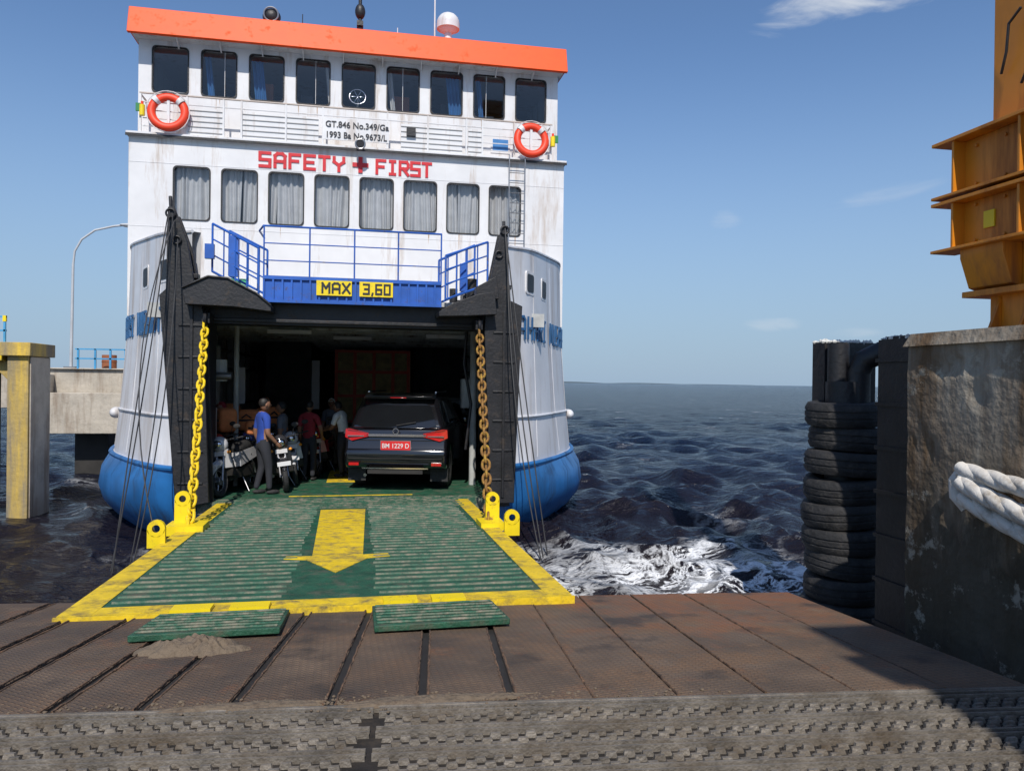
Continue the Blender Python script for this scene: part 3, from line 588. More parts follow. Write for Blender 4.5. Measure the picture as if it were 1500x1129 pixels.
b.tube([(cx-4.9,19.5,zt),(cx-4.9,yr,zt),(cx+4.8,yr,zt),(cx+4.8,19.5,zt)],.024,rc,n=6)
b.tube([(cx-4.9,yr,7.95),(cx+4.8,yr,7.95)],.014,white,n=6)
for X in[-4.95,-3.95,-3.15,-2.75,-1.75,-.9,.62,1.6,2.55,2.95,3.75,4.7]: b.box(X-.02,X+.02,yr-.015,yr+.03,7.2,zt,white)
for x0,x1 in((-3.95,-3.15),(-2.75,-1.0),(.95,2.45),(2.6,2.95)):
    b.box(x0,x1,yr+.02,yr+.05,7.25,7.9,white)
    for i in range(5): z=7.33+i*.125; b.box(x0,x1,yr+.004,yr+.02,z,z+.016,grv)
b.box(-.88,.66,yr-.03,yr-.005,7.38,7.9,white)
for i in range(3): b.tube([(2.95,yr,7.4+i*.18),(4.7,yr,7.4+i*.18)],.012,white,n=6); b.tube([(-4.9,yr,7.4+i*.18),(-3.95,yr,7.4+i*.18)],.012,white,n=6)
b.box(3.3,3.7,19.47,19.49,7.55,7.85,curb); b.box(3.25,3.75,19.48,19.499,7.5,7.9,white)
b.box(1.08,1.3,yr-.06,yr-.0,7.6,7.8,black)
b.make('bridge_railing',F)
text('GT.846 No.349/Ga','tonnage_text',F,txtk,(-.84,yr-.04,7.68),.205,sx=.93,off=.003)
text('1993 Ba No.9673/L','tonnage_text_b',F,txtk,(-.84,yr-.04,7.43),.205,sx=.90,off=.003)
b=MB(); block(b,'SAFETY',-2.33,6.66,.31,.225,.115,18.985,red,.072); block(b,'FIRST',.38,6.66,.31,.195,.082,18.985,red,.068)
b.box(-.20,.18,18.97,18.99,6.78,6.88,red); b.box(-.06,.04,18.966,18.986,6.64,7.02,red)
b.make('safety_lettering',F,smooth=False)
b=MB()
b.cyl((-.02,18.9,7.26),(-.02,18.65,7.24),.02,black,n=6); b.cyl((-.02,18.75,7.24),(-.02,18.6,7.22),.12,black); b.torus((-.02,18.6,7.22),(0,-1,-.1),.11,.02,steel)
for X in(3.62,4.02): b.tube([(X,18.85,4.6),(X,18.85,7.3)],.014,steel,n=6)
for i in range(11): b.tube([(3.62,18.85,4.6+i*.25),(4.02,18.85,4.6+i*.25)],.01,steel,n=6)
b.make('floodlight_and_ladder',F)
def buoy(X,Z):
    o=E('lifebuoy',(X,18.86,Z)); b=MB()
    b.torus((0,0,0),(0,-1,.12),.36,.095,lifer,n=36,k=10)
    for a in(45,135,225,315):
        pts=[(.36*math.cos(math.radians(a-8+k*4)),.0,.36*math.sin(math.radians(a-8+k*4))) for k in range(5)]
        b.tube(pts,.101,white,n=10)
    b.torus((0,-.05,0),(0,-1,0),.47,.01,white,n=24,k=5)
    b.make('ring',o)
    b=MB(); s_=-1 if X<0 else 1
    b.cyl((s_*.55,-.02,-.12),(s_*.55,-.02,.12),.06,yelc); b.cyl((s_*.55,-.02,.12),(s_*.55,-.02,.2),.03,lifer)
    b.box(s_*.64-.05,s_*.64+.05,-.02,.03,-.02,.16,M('box_green',(.02,.2,.06)))
    b.box(-.03,.03,.0,.06,-.4,.4,white)
    b.make('float_light',o)
buoy(-4.33,7.71); buoy(4.17,7.69)
nb_=MB()
def nm(side,t0,t1,s_):
    n=len(s_)
    P=[hull_x(side,2.65,i/400) for i in range(401)]; A=[0]
    for p,q2 in zip(P[:-1],P[1:]): A.append(A[-1]+(q2-p).length)
    a0=A[int(t0*400)];a1=A[int(t1*400)]; stp=(a1-a0)/n
    for i,ch in enumerate(s_):
        if ch==' ': continue
        def at(a): 
            k=min(range(401),key=lambda j:abs(A[j]-a)); return P[k]
        wd=abs(stp)*.60; pa=at(a0+stp*(i+.15)); pb=at(a0+stp*(i+.85)); d=(pb-pa).normalized()
        nrm=Vector((d.y,-d.x,0))
        glyph(nb_,ch,pa+nrm*.035+Vector((0,0,-.17)),d,Vector((0,0,1)),nrm,wd,.40,.048,txtb)
nm(1,0.0,.92,'BAHARI NUSANTARA'); nm(-1,.84,.0,'BAHARI NUSANTARA')
nb_.make('ship_name_lettering',F,smooth=False)
b=MB()
for side,tt in((1,.24),(1,.42),(-1,.46),(-1,.24)):
    p=hull_x(side,3.55,tt); q2=hull_x(side,3.55,tt+.02); t=(q2-p).normalized(); nr=Vector((t.y*side,-t.x*side,0))
    if nr.y>0: nr=-nr
    Z=Vector((0,0,1))
    for w_,h_,o_,m_ in((.24,.22,.012,white),(.19,.17,.02,black)):
        pts=[(p+nr*o_+t*x+Z*z) for x,z in rrect(-w_,w_,-h_,h_,.06)]; back=[v-nr*.06 for v in pts]; n=len(pts)
        b.add(pts+back,[tuple(range(n))]+[(i,(i+1)%n,n+(i+1)%n,n+i) for i in range(n)],m_)
b.make('bow_ports',F)
# door frame, arms, gallery
b=MB()
LA=[(-3.08,4.44),(-2.98,4.44),(-2.78,3.9),(-2.66,3.2),(-2.52,2.75),(-2.40,-.4),(-2.92,-.5),(-3.2,3.0),(-3.1,3.1)]
RA=[(2.46,4.4),(2.56,4.4),(2.62,3.1),(2.85,3.0),(2.74,-.5),(2.32,-.5),(2.17,2.6),(2.22,3.2),(2.36,3.9)]
b.prism(LA,'xz',13.45,13.53,black); b.prism(RA,'xz',13.45,13.53,black)
b.prism([(x*.99,z-.1) for x,z in LA],'xz',13.72,13.8,black); b.prism([(x*.99,z-.1) for x,z in RA],'xz',13.7,13.78,black)
for z in(.2,1.0,1.8,2.6,3.3): b.box(-3.0,-2.62,13.53,13.72,z,z+.08,black); b.box(2.35,2.66,13.53,13.72,z,z+.08,black)
for i in range(6):
    z=-.1+i*.52; b.box(-2.9,-2.5,13.43,13.45,z,z+.04,black); b.box(2.33,2.72,13.43,13.45,z,z+.04,black)
b.box(-2.72,-2.67,13.42,13.45,-.4,2.9,black); b.box(2.5,2.55,13.42,13.45,-.4,2.9,black)
b.box(-2.95,-2.5,13.8,14.6,-.6,3.0,black); b.box(2.36,2.72,13.8,14.6,-.6,3.0,black)
b.box(-2.5,2.36,13.84,14.3,2.58,2.98,black); b.box(-2.5,2.36,13.78,13.84,2.62,2.68,black)
b.tube([(-3.03,13.48,4.3),(-3.05,13.48,4.62)],.03,black); b.tube([(2.5,13.48,4.3),(2.5,13.48,4.5)],.03,black)
for X,s_ in((-3.03,1),(2.51,-1)):
    b.torus((X,13.42,4.33),(0,1,0),.07,.02,black,n=14,k=6); b.torus((X+s_*.1,13.42,3.9),(0,1,0),.06,.02,black,n=14,k=6)
b.prism([(-2.8,3.1),(-2.4,3.3),(-2.1,3.28),(-1.65,3.05),(-1.42,2.86),(-1.42,2.76),(-2.0,2.82),(-2.75,2.84)],'xz',13.2,13.84,black)
b.prism([(2.3,3.22),(2.0,3.16),(1.55,2.98),(1.34,2.84),(1.34,2.76),(1.8,2.78),(2.35,2.82)],'xz',13.2,13.84,black)
b.tube([(-2.8,13.18,3.1),(-2.4,13.18,3.3),(-2.1,13.18,3.28),(-1.65,13.18,3.05),(-1.42,13.18,2.86)],.02,black,n=6)
b.prism([(2.0,3.3),(2.35,3.5),(2.4,3.1),(2.0,3.1)],'xz',13.3,13.6,black)
b.make('ramp_door_frame',F,bevel=.012)
b=MB()
g0,g1=-1.6,1.42
b.box(g0,g1,13.62,13.66,2.97,3.38,blue); b.box(g0,g1,13.66,14.7,2.985,3.05,blue)
b.box(g0,g1,13.58,13.62,3.34,3.4,blue); b.box(g0,g1,13.58,13.62,2.95,3.0,blue)
X=g0
while X<g1: b.box(X,X+.03,13.585,13.62,3.0,3.34,blue); X+=.152
for X in[g0+.01+i*(g1-g0-.02)/4 for i in range(5)]: b.tube([(X,13.62,3.38),(X,13.62,4.24)],.014,blue,n=6)
for z in(3.66,3.95,4.24): b.tube([(g0,13.62,z),(g1,13.62,z)],.017 if z>4 else .010,blue,n=6)
b.tube([(g0,13.62,4.24),(g0-.1,13.9,4.2),(g0-.1,14.6,4.2)],.018,blue,n=6)
def siderail(x0,x1,y0,y1,zo,zi,h):
    for k in range(5):
        u=k/4; x=x0+(x1-x0)*u; y=y0+(y1-y0)*u; z=zo+(zi-zo)*u
        b.tube([(x,y,z),(x,y,z+h)],.02 if k in(0,4) else .013,blue,n=6)
    for f in(0,.35,.68,1): b.tube([(x0,y0,zo+h*f),(x1,y1,zi+h*f)],.022 if f in(0,1) else .014,blue,n=6)
siderail(-2.5,-1.68,14.1,13.7,3.5,3.05,.82); siderail(2.32,1.5,14.1,13.7,3.45,3.1,.78)
siderail(-2.3,-1.62,14.6,14.4,3.5,3.15,.8); siderail(2.15,1.45,14.6,14.4,3.45,3.1,.8)
b.box(-2.2,-2.05,13.9,14.0,3.4,4.1,blue); b.box(-2.6,-2.45,13.95,14.05,3.7,3.95,blue); b.box(1.8,1.92,14.0,14.1,3.3,3.8,blue)
b.make('gallery_platform',F)
b=MB(); b.box(-.72,-.13,13.555,13.58,3.09,3.345,yelc); b.box(-.0,.57,13.555,13.58,3.09,3.345,yelc)
block(b,'MAX',-.62,3.14,.16,.115,.055,13.552,txtk,.034); block(b,'3,60',.07,3.14,.16,.09,.055,13.552,txtk,.032)
b.make('height_sign',F,smooth=False)
b=MB(); gm=M('winch_green',(.05,.3,.15))
b.box(-2.5,-2.2,15.2,15.6,3.06,3.5,gm); b.cyl((-2.9,15.4,3.35),(-2.1,15.4,3.35),.2,gm); b.cyl((2.0,15.3,3.3),(2.5,15.3,3.3),.22,black); b.box(1.9,2.6,15.1,15.6,3.06,3.25,black)
b.cyl((1.8,15,3.06),(1.8,15,3.45),.08,black); b.cyl((2.1,14.6,3.06),(2.1,14.6,3.6),.1,black); b.make('windlass',F)
# ------------------------------------------------------------------ ramp
RP=E('vehicle_ramp'); zr=lambda y:-.19-(y-6.43)*.0355
xl=lambda y:-2.25-.008*(y-6.43); xr=lambda y:1.84+.014*(y-6.43)
def strip(b,x0,x1,y0,y1,dz,th_,mat,x0b=None,x1b=None):
    x0b=x0 if x0b is None else x0b; x1b=x1 if x1b is None else x1b
    b.hexa([(x0,y0,zr(y0)+dz-th_),(x1,y0,zr(y0)+dz-th_),(x1b,y1,zr(y1)+dz-th_),(x0b,y1,zr(y1)+dz-th_)],[(x0,y0,zr(y0)+dz),(x1,y0,zr(y0)+dz),(x1b,y1,zr(y1)+dz),(x0b,y1,zr(y1)+dz)],mat)
b=MB(); strip(b,xl(6.43),xr(6.43),6.43,13.7,0,.07,green,xl(13.7),xr(13.7))
for X in(-2.1,-1.2,-.2,.8,1.7): strip(b,X-.05,X+.05,6.7,13.6,-.07,.18,darkst)
b.make('deck_plate',RP,bevel=.01)
b=MB()
strip(b,xl(6.45)+.004,xl(6.45)+.25,6.45,13.68,.006,.005,yel,xl(13.68)+.004,xl(13.68)+.25)
strip(b,xr(6.45)-.22,xr(6.45)-.004,6.45,13.68,.006,.005,yel,xr(13.68)-.25,xr(13.68)-.004)
strip(b,xl(6.45)+.251,xr(6.45)-.221,6.45,6.68,.006,.005,yel)
for xa,xb in((-1.42,-1.12),(-.98,-.68),(.22,.5),(.62,.9)): strip(b,xa,xb,6.38,6.56,.035,.03,yelc)
b.box(-2.26,1.85,6.405,6.43,-.25,-.185,yel)
def zpt(x,y,h): return (x,y,zr(y)+h)
sh=[(-.56,12.5),(.13,12.5),(.07,8.62),(.34,8.66),(.36,8.5),(.12,8.42),(-.2,7.72),(-.52,8.42),(-.76,8.5),(-.74,8.66),(-.47,8.62)]
n=len(sh); b.add([zpt(x,y,.0075) for x,y in sh]+[zpt(x,y,.001) for x,y in sh],[tuple(range(n))[::-1]]+[(i,(i+1)%n,n+(i+1)%n,n+i) for i in range(n)],yel)
b.make('painted_markings',RP,smooth=False)
b=MB(); y=6.82
while y<13.3:
    for x0,x1 in((-1.98+.0,-.60),(.17,1.60)):
        a0=x0+R.uniform(-.02,.03);a1=x1+R.uniform(-.03,.02)
        b.hexa([(a0,y-.013,zr(y)),(a1,y-.013,zr(y)),(a1,y+.013,zr(y)),(a0,y+.013,zr(y))],[(a0,y-.006,zr(y)+.016),(a1,y-.006,zr(y)+.016),(a1,y+.006,zr(y)+.016),(a0,y+.006,zr(y)+.016)],ribm)
    y+=.19
for y in(12.75,13.0,13.25,13.5): strip(b,-2.0,1.75,y,y+.03,.02,.02,ribm)
b.make('anti_slip_ribs',RP,smooth=False)
for x0,x1 in((-1.50,-.52),(.13,1.12)):
    b=MB(); ya,yb=5.56,6.38; za=zf(x0*se+ya*ce)+.055; zb=-.185
    z_=lambda y:za+(zb-za)*(y-ya)/(yb-ya)
    b.hexa([(x0,ya,za-.045),(x1,ya+.03,za-.045),(x1,yb,zb-.05),(x0,yb,zb-.05)],[(x0,ya,za),(x1,ya+.03,za),(x1,yb,zb),(x0,yb,zb)],green)
    for i in range(7):
        y=ya+.07+i*.112; b.hexa([(x0+.02,y,z_(y)),(x1-.02,y+.015,z_(y)),(x1-.02,y+.045,z_(y)),(x0+.02,y+.03,z_(y))],[(x0+.02,y+.008,z_(y)+.014),(x1-.02,y+.022,z_(y)+.014),(x1-.02,y+.036,z_(y)+.014),(x0+.02,y+.022,z_(y)+.014)],ribm)
    b.make('hinged_toe_flap',RP,bevel=.006)
b=MB()
def ear(X,Y,w_,h_):
    z0=zr(Y)-.05; m=16; r=.045
    hole=[(r*math.cos(2*math.pi*i/16),h_-w_+r*math.sin(2*math.pi*i/16)) for i in range(16)]
    ring=[(w_*math.cos(2*math.pi*i/m),h_-w_+w_*math.sin(2*math.pi*i/m)) for i in range(m)]
    for yy in(Y-.03,Y+.03):
        b.add([(X+x,yy,z0+z) for x,z in ring]+[(X+x,yy,z0+z) for x,z in hole],[(i,(i+1)%m,m+(i+1)%m,m+i) for i in range(m)],yelc)
    b.add([(X+x,yy,z0+z) for yy in(Y-.03,Y+.03) for x,z in hole],[(i,(i+1)%m,m+(i+1)%m,m+i) for i in range(m)],black)
    b.add([(X+x,yy,z0+z) for yy in(Y-.03,Y+.03) for x,z in ring],[(i,(i+1)%m,m+(i+1)%m,m+i) for i in range(m)],yelc)
    b.prism([(X-w_,z0),(X-w_,z0+h_-w_),(X-w_*.7,z0+h_-w_*1.72),(X,z0+h_-2*w_),(X+w_*.7,z0+h_-w_*1.72),(X+w_,z0+h_-w_),(X+w_,z0)],'xz',Y-.03,Y+.03,yelc)
ear(-2.32,9.75,.1,.33); ear(-2.27,10.9,.1,.55); ear(1.86,10.65,.095,.5); ear(2.0,9.95,.1,.34)
b.box(-2.42,-1.95,10.55,11.0,zr(10.9)-.03,zr(10.9)+.09,yelc); b.box(1.65,1.98,10.3,10.75,zr(10.6)-.03,zr(10.6)+.07,yelc)
b.make('lifting_eyes',RP)
def chain(name,p0,p1,mat,sag=.05):
    p0=Vector(p0);p1=Vector(p1); Ln=(p1-p0).length; pitch=.135; n=int(Ln/pitch); b=MB()
    d=(p1-p0).normalized(); side=d.cross(Vector((0,1,0.01))).normalized(); up=d.cross(side)
    for i in range(n+1):
        u=i/n; c=p0.lerp(p1,u)+Vector((0,0,-4*sag*u*(1-u))); a=side if i%2 else up
        tw=.35+R.uniform(-.2,.2); a=(a*math.cos(tw)+d.cross(a)*math.sin(tw)); pts=[]
        for k in range(16):
            t=2*math.pi*k/16; pts.append(c+a*(.056*math.cos(t))+d*(.10*math.copysign(abs(math.sin(t))**.8,math.sin(t))))
        b.tube(pts,.020,mat,n=7,closed=True)
    return b.make(name)
chain('anchor_chain',(-2.47,13.35,2.5),(-2.15,10.75,-.28),chy); chain('anchor_chain',(2.06,13.3,2.5),(1.80,10.55,-.32),chr_)
b=MB()
for X,Y in((-2.47,13.4),(2.06,13.35)):
    b.torus((X,Y,2.62),(1,0,0),.09,.03,black,n=14,k=7); b.box(X-.06,X+.06,Y,Y+.5,2.56,2.72,black)
b.make('chain_shackle')
b=MB()
def cab(p0,p1,sag,r=.011):
    p0=Vector(p0);p1=Vector(p1); b.tube([p0.lerp(p1,i/16)+Vector((sag*4*(i/16)*(1-i/16),0,-abs(sag)*1.2*(i/16)*(1-i/16))) for i in range(17)],r,cable,n=6)
cab((-3.03,13.35,4.35),(-3.55,12.3,-1.2),.05); cab((-2.98,13.35,4.3),(-3.35,12.5,-1.2),.1); cab((-2.9,13.35,3.9),(-3.2,12.0,-1.2),.12)
cab((-3.05,13.35,4.3),(-3.45,12.0,-1.2),-.03); cab((-2.95,13.35,4.2),(-2.4,10.1,-.35),-.35,.009)
cab((2.5,13.35,4.35),(2.98,12.2,-1.2),-.08); cab((2.55,13.35,4.1),(2.9,12.0,-1.2),-.15); cab((2.52,13.35,4.2),(3.1,12.4,-1.2),-.02)
b.make('mooring_wires')
# ------------------------------------------------------------------ vehicles
def wheel(b,x,y,r,w_,mat=rubber,rim=steel):
    b.torus((x,y,r),(1,0,0),r-w_*.45,w_*.5,mat,n=28,k=10,sz=1.0); b.cyl((x-w_*.4,y,r),(x+w_*.4,y,r),r*.66,rim,n=20)
    for a in range(6): b.box(x-w_*.45,x+w_*.45,y-.02,y+.02,r-.02,r+.02,rim)
def suv(name,loc,rz,scale,paint,platem,ptxt):
    o=E(name,loc,rz); o.scale=(scale,)*3
    b=MB(); W=.93
    b.prism([(.10,.42),(.0,.5),(-.03,.72),(.03,.80),(.07,1.02),(.12,1.16),(3.35,1.14),(3.6,1.12),(4.5,1.0),(4.72,.86),(4.78,.5),(4.6,.35),(4.05,.34),(4.0,.6),(3.8,.8),(3.45,.8),(3.2,.62),(3.15,.34),(1.32,.34),(1.28,.6),(1.05,.8),(.7,.8),(.5,.62),(.44,.36)],'yz',-W,W,paint)
    b.make('body',o,bevel=.055,seg=3)
    b=MB()
    b.hexa([(-.885,.10,1.13),(.885,.10,1.13),(.885,3.4,1.13),(-.885,3.4,1.13)],[(-.70,.46,1.74),(.70,.46,1.74),(.68,2.45,1.76),(-.68,2.45,1.76)],paint)
    b.make('cabin',o,bevel=.09,seg=4)
    b=MB()
    def rp(x,z,off=.02):
        t=(z-1.13)/.61; return (x*(1-.19*t),.10+.36*t-off,z)
    g=[(-.74,1.2),(-.70,1.54),(-.58,1.60),(.58,1.60),(.70,1.54),(.74,1.2),(.6,1.16),(-.6,1.16)]
    b.add([rp(x,z,.028) for x,z in g]+[rp(x,z,-.02) for x,z in g],[tuple(range(8))[::-1]]+[(i,(i+1)%8,8+(i+1)%8,8+i) for i in range(8)],cglass)
    for s_ in(-1,1):
        def sp(y,z): t=(z-1.13)/.61; return (s_*(.885-.19*t+.008),y,z)
        for poly in([(.42,1.2),(1.0,1.2),(1.0,1.62),(.66,1.62)],[(1.1,1.2),(1.95,1.2),(1.95,1.64),(1.1,1.63)],[(2.03,1.2),(3.1,1.2),(2.5,1.62),(2.03,1.64)]):
            vs=[sp(y,z) for y,z in poly]; b.add(vs+[(v[0]-s_*.05,v[1],v[2]) for v in vs],[(0,1,2,3),(0,1,5,4),(1,2,6,5),(2,3,7,6),(3,0,4,7)],cglass)
    b.add([(-.8,3.32,1.17),(.8,3.32,1.17),(.62,2.52,1.7),(-.62,2.52,1.7)],[(0,1,2,3)],cglass)
    b.make('windows',o)
    b=MB()
    b.hexa([(-.66,.28,1.68),(.66,.28,1.68),(.68,.62,1.7),(-.68,.62,1.7)],[(-.62,.24,1.73),(.62,.24,1.73),(.66,.62,1.79),(-.66,.62,1.79)],paint)
    b.box(-.15,.15,.235,.25,1.695,1.71,lamp_r)
    for s_ in(-1,1):
        b.box(min(s_*.62,s_*.66),max(s_*.62,s_*.66),.7,2.4,1.79,1.82,chrome)
        b.ell((s_*1.03,2.85,1.2),(.13,.07,.1),paint)
    b.make('spoiler_and_mirrors',o,bevel=.015)
    b=MB()
    for s_ in(-1,1):
        P=[(.50,1.0),(.50,1.06),(.86,1.14),(.93,1.13),(.94,.98),(.8,.92),(.66,.96)]
        vs=[(s_*x,.0+(.06 if x>.9 else 0)+.02,z) for x,z in P]; n=len(P)
        b.add(vs+[(v[0],v[1]+.15,v[2]) for v in vs],[tuple(range(n))]+[(i,(i+1)%n,n+(i+1)%n,n+i) for i in range(n)],lamp_r)
        b.box(min(s_*.58,s_*.88),max(s_*.58,s_*.88),.008,.03,1.0,1.018,chrome)
        b.box(min(s_*.66,s_*.84),max(s_*.66,s_*.84),-.05,.0,.48,.53,lamp_r)
        b.box(min(s_*.6,s_*.93),max(s_*.6,s_*.93),.3,.38,.16,.4,rubber)
    b.box(-.55,.55,.02,.06,1.0,1.045,chrome); b.torus((0,.015,1.1),(0,1,0),.05,.012,chrome,n=18,k=6)
    b.box(-.27,.27,.0,.03,.76,.92,platem); b.box(-.28,.28,.005,.034,.75,.93,steel)
    b.box(-.60,.60,-.045,.0,.42,.44,chrome); b.box(-.5,.5,-.03,.1,.33,.40,darkst); b.box(-.85,.85,-.034,-.0,.60,.61,darkst)
    b.tube([(0,.08,1.2),(.35,.12,1.26)],.01,rubber,n=5)
    b.box(-.9,.9,.04,.07,.93,.937,darkst)
    b.cyl((-.55,-.0,.3),(-.55,.4,.3),.03,chrome)
    for s_ in(-1,1):
        for y in(.875,3.62): wheel(b,s_*.80,y,.385,.24)
    b.box(-.75,.75,.7,4.2,.25,.5,darkst)
    b.make('rear_fittings_and_wheels',o)
    text(ptxt,'plate_text',o,white,(0,-.003,.795),.12,align='CENTER',off=.001,ext=.002,sx=.9)
    return o
suv('sport_utility_vehicle',(.70,14.72,-.45),math.radians(-12.5),1.04,carb,pl_r,'BM 1229 D')
suv('passenger_car',(2.1,20.6,-.45),math.radians(-4),.95,cars,white,'BM 88 X')
T=E('cargo_truck',(.4,23,-.45)); b=MB()
for X in(-1.08,-.55,0,.55,1.0): b.box(X,X+.09,-.03,.03,.85,2.95,tred)
for z in(.85,1.6,2.3,2.9): b.box(-1.085,1.095,-.02,.02,z,z+.08,tred)
x=-1.05
while x<1.0:
    b.box(x,x+.13,.03,.06,.93,2.9,tarp); x+=.145
b.box(-1.08,1.08,.07,6,.85,2.9,tarp); b.box(-.95,.95,.1,7,.55,.8,darkst); b.box(-1.0,1.0,6.1,7.6,.6,2.5,tred)
for s_ in(-1,1): wheel(b,s_*.85,1.2,.45,.28); wheel(b,s_*.85,6.4,.45,.28); b.box(s_*.85-.12,s_*.85+.12,-.05,.02,.6,.72,lamp_r)
b.make('truck_body',T)
ind=M('indicator',(.7,.25,.02),.2)
def moto(loc,rz,c,lean=.12,name='motorcycle'):
    o=E(name,loc,rz); o.rotation_euler=(0,lean,rz)
    b=MB(); pc=M('fairing_paint',c,.2,coat=1)
    for y in(-.62,.62): b.torus((0,y,.29),(1,0,0),.24,.05,rubber,n=24,k=8); b.torus((0,y,.29),(1,0,0),.18,.012,steel,n=20,k=5); b.cyl((-.05,y,.29),(.05,y,.29),.07,steel)
    for y in(-.62,.62):
        for a in range(5): b.cyl((0,y,.29),(0,y+.19*math.cos(a*1.2566),.29+.19*math.sin(a*1.2566)),.012,steel,n=5)
    for s_ in(-1,1): b.cyl((s_*.07,.62,.29),(s_*.06,.4,.92),.022,steel); b.cyl((s_*.1,-.62,.3),(s_*.12,-.45,.68),.025,steel)
    b.tube([(-.36,.25,1.02),(-.2,.36,1.0),(0,.38,.98),(.2,.36,1.0),(.36,.25,1.02)],.016,rubber)
    for s_ in(-1,1): b.cyl((s_*.24,.33,1.02),(s_*.3,.36,1.2),.007,rubber,n=5); b.ell((s_*.31,.36,1.22),(.07,.02,.045),rubber)
    b.ell((0,.44,.92),(.15,.12,.15),pc); b.ell((0,.54,.93),(.09,.06,.07),chrome); b.tube([(0,.36,.55),(0,.55,.6),(0,.72,.56),(0,.86,.42)],.075,pc,radii=[.06,.08,.075,.04])
    b.hexa([(-.17,.2,.3),(.17,.2,.3),(.2,.38,.35),(-.2,.38,.35)],[(-.12,.38,.88),(.12,.38,.88),(.14,.48,.85),(-.14,.48,.85)],darkst)
    b.hexa([(-.18,.36,.5),(-.06,.40,.5),(-.05,.44,.8),(-.15,.42,.84)],[(-.2,.42,.5),(-.06,.47,.5),(-.05,.5,.8),(-.16,.49,.84)],pc); b.hexa([(.06,.40,.5),(.18,.36,.5),(.15,.42,.84),(.05,.44,.8)],[(.06,.47,.5),(.2,.42,.5),(.16,.49,.84),(.05,.5,.8)],pc)
    b.hexa([(-.12,-.45,.28),(.12,-.45,.28),(.12,.25,.28),(-.12,.25,.28)],[(-.15,-.5,.5),(.15,-.5,.5),(.12,.28,.42),(-.12,.28,.42)],darkst)
    b.hexa([(-.15,-.75,.62),(.15,-.75,.62),(.16,.05,.48),(-.16,.05,.48)],[(-.11,-.92,.82),(.11,-.92,.82),(.15,.02,.74),(-.15,.02,.74)],pc)
    b.tube([(0,-.82,.83),(0,-.5,.83),(0,-.1,.79),(0,.02,.76)],.1,rubber,radii=[.07,.12,.13,.08],n=10)
    b.tube([(.17,-.1,.25),(.18,-.5,.3),(.17,-.85,.4)],.045,steel); b.box(-.06,.06,-.97,-.9,.7,.78,lamp_r); b.box(-.1,.1,-.96,-.94,.5,.62,black)
    b.tube([(.09,-.62,.88),(.11,-.95,.93),(-.11,-.95,.93),(-.09,-.62,.88)],.014,steel)
    b.box(-.11,.11,.5,.515,.72,.8,white); b.box(-.12,.12,.86,.875,.52,.60,white); b.cyl((-.1,-.1,.28),(-.22,-.05,.0),.012,steel,n=5)
    for s_ in(-1,1): b.ell((s_*.17,.47,.78),(.035,.03,.03),ind)
    b.make('motorcycle_body',o,bevel=.02)
    return o
for x,y,r_,c in((-2.18,14.95,162,(.45,.45,.46)),(-2.32,15.75,155,(.30,.02,.025)),(-1.40,15.5,190,(.03,.03,.035)),(-1.95,16.4,170,(.06,.08,.3)),(-1.25,16.5,185,(.5,.5,.52)),(-2.3,17.3,165,(.3,.02,.03)),(-1.65,17.6,175,(.05,.05,.06)),(-.72,17.9,170,(.32,.02,.03)),(-.75,19.6,178,(.05,.05,.06)),(-1.35,20.3,185,(.5,.5,.5)),(-2.1,19.2,170,(.05,.05,.06))):
    moto((x,y,-.45),math.radians(r_),c)
obag=cloth('orange_bag_cloth',(.62,.20,.07))
for x,y,z,s_ in((-2.5,15.7,.85,.26),(-2.15,16.3,.82,.24),(-1.85,16.9,.85,.24),(-2.6,16.9,.9,.26),(-1.95,15.4,.72,.15)):
    b=MB(); b.M=Matrix.Translation((x,y,z))@Matrix.Rotation(x*3,4,'Z')
    sq=lambda q_:Vector([math.copysign(abs(c_)**.45,c_) for c_ in q_])
    b.ell((0,0,0),(s_,s_*.7,s_*.9),obag,n=20,k=14,fn=sq); b.tube([(-s_*.4,-s_*.75,s_*.2),(0,-s_*.85,s_*.5),(s_*.4,-s_*.75,s_*.2)],.015,rubber); b.box(-s_*.9,s_*.9,-s_*.72,-s_*.69,-.02,.02,rubber)
    b.make('cargo_bag')
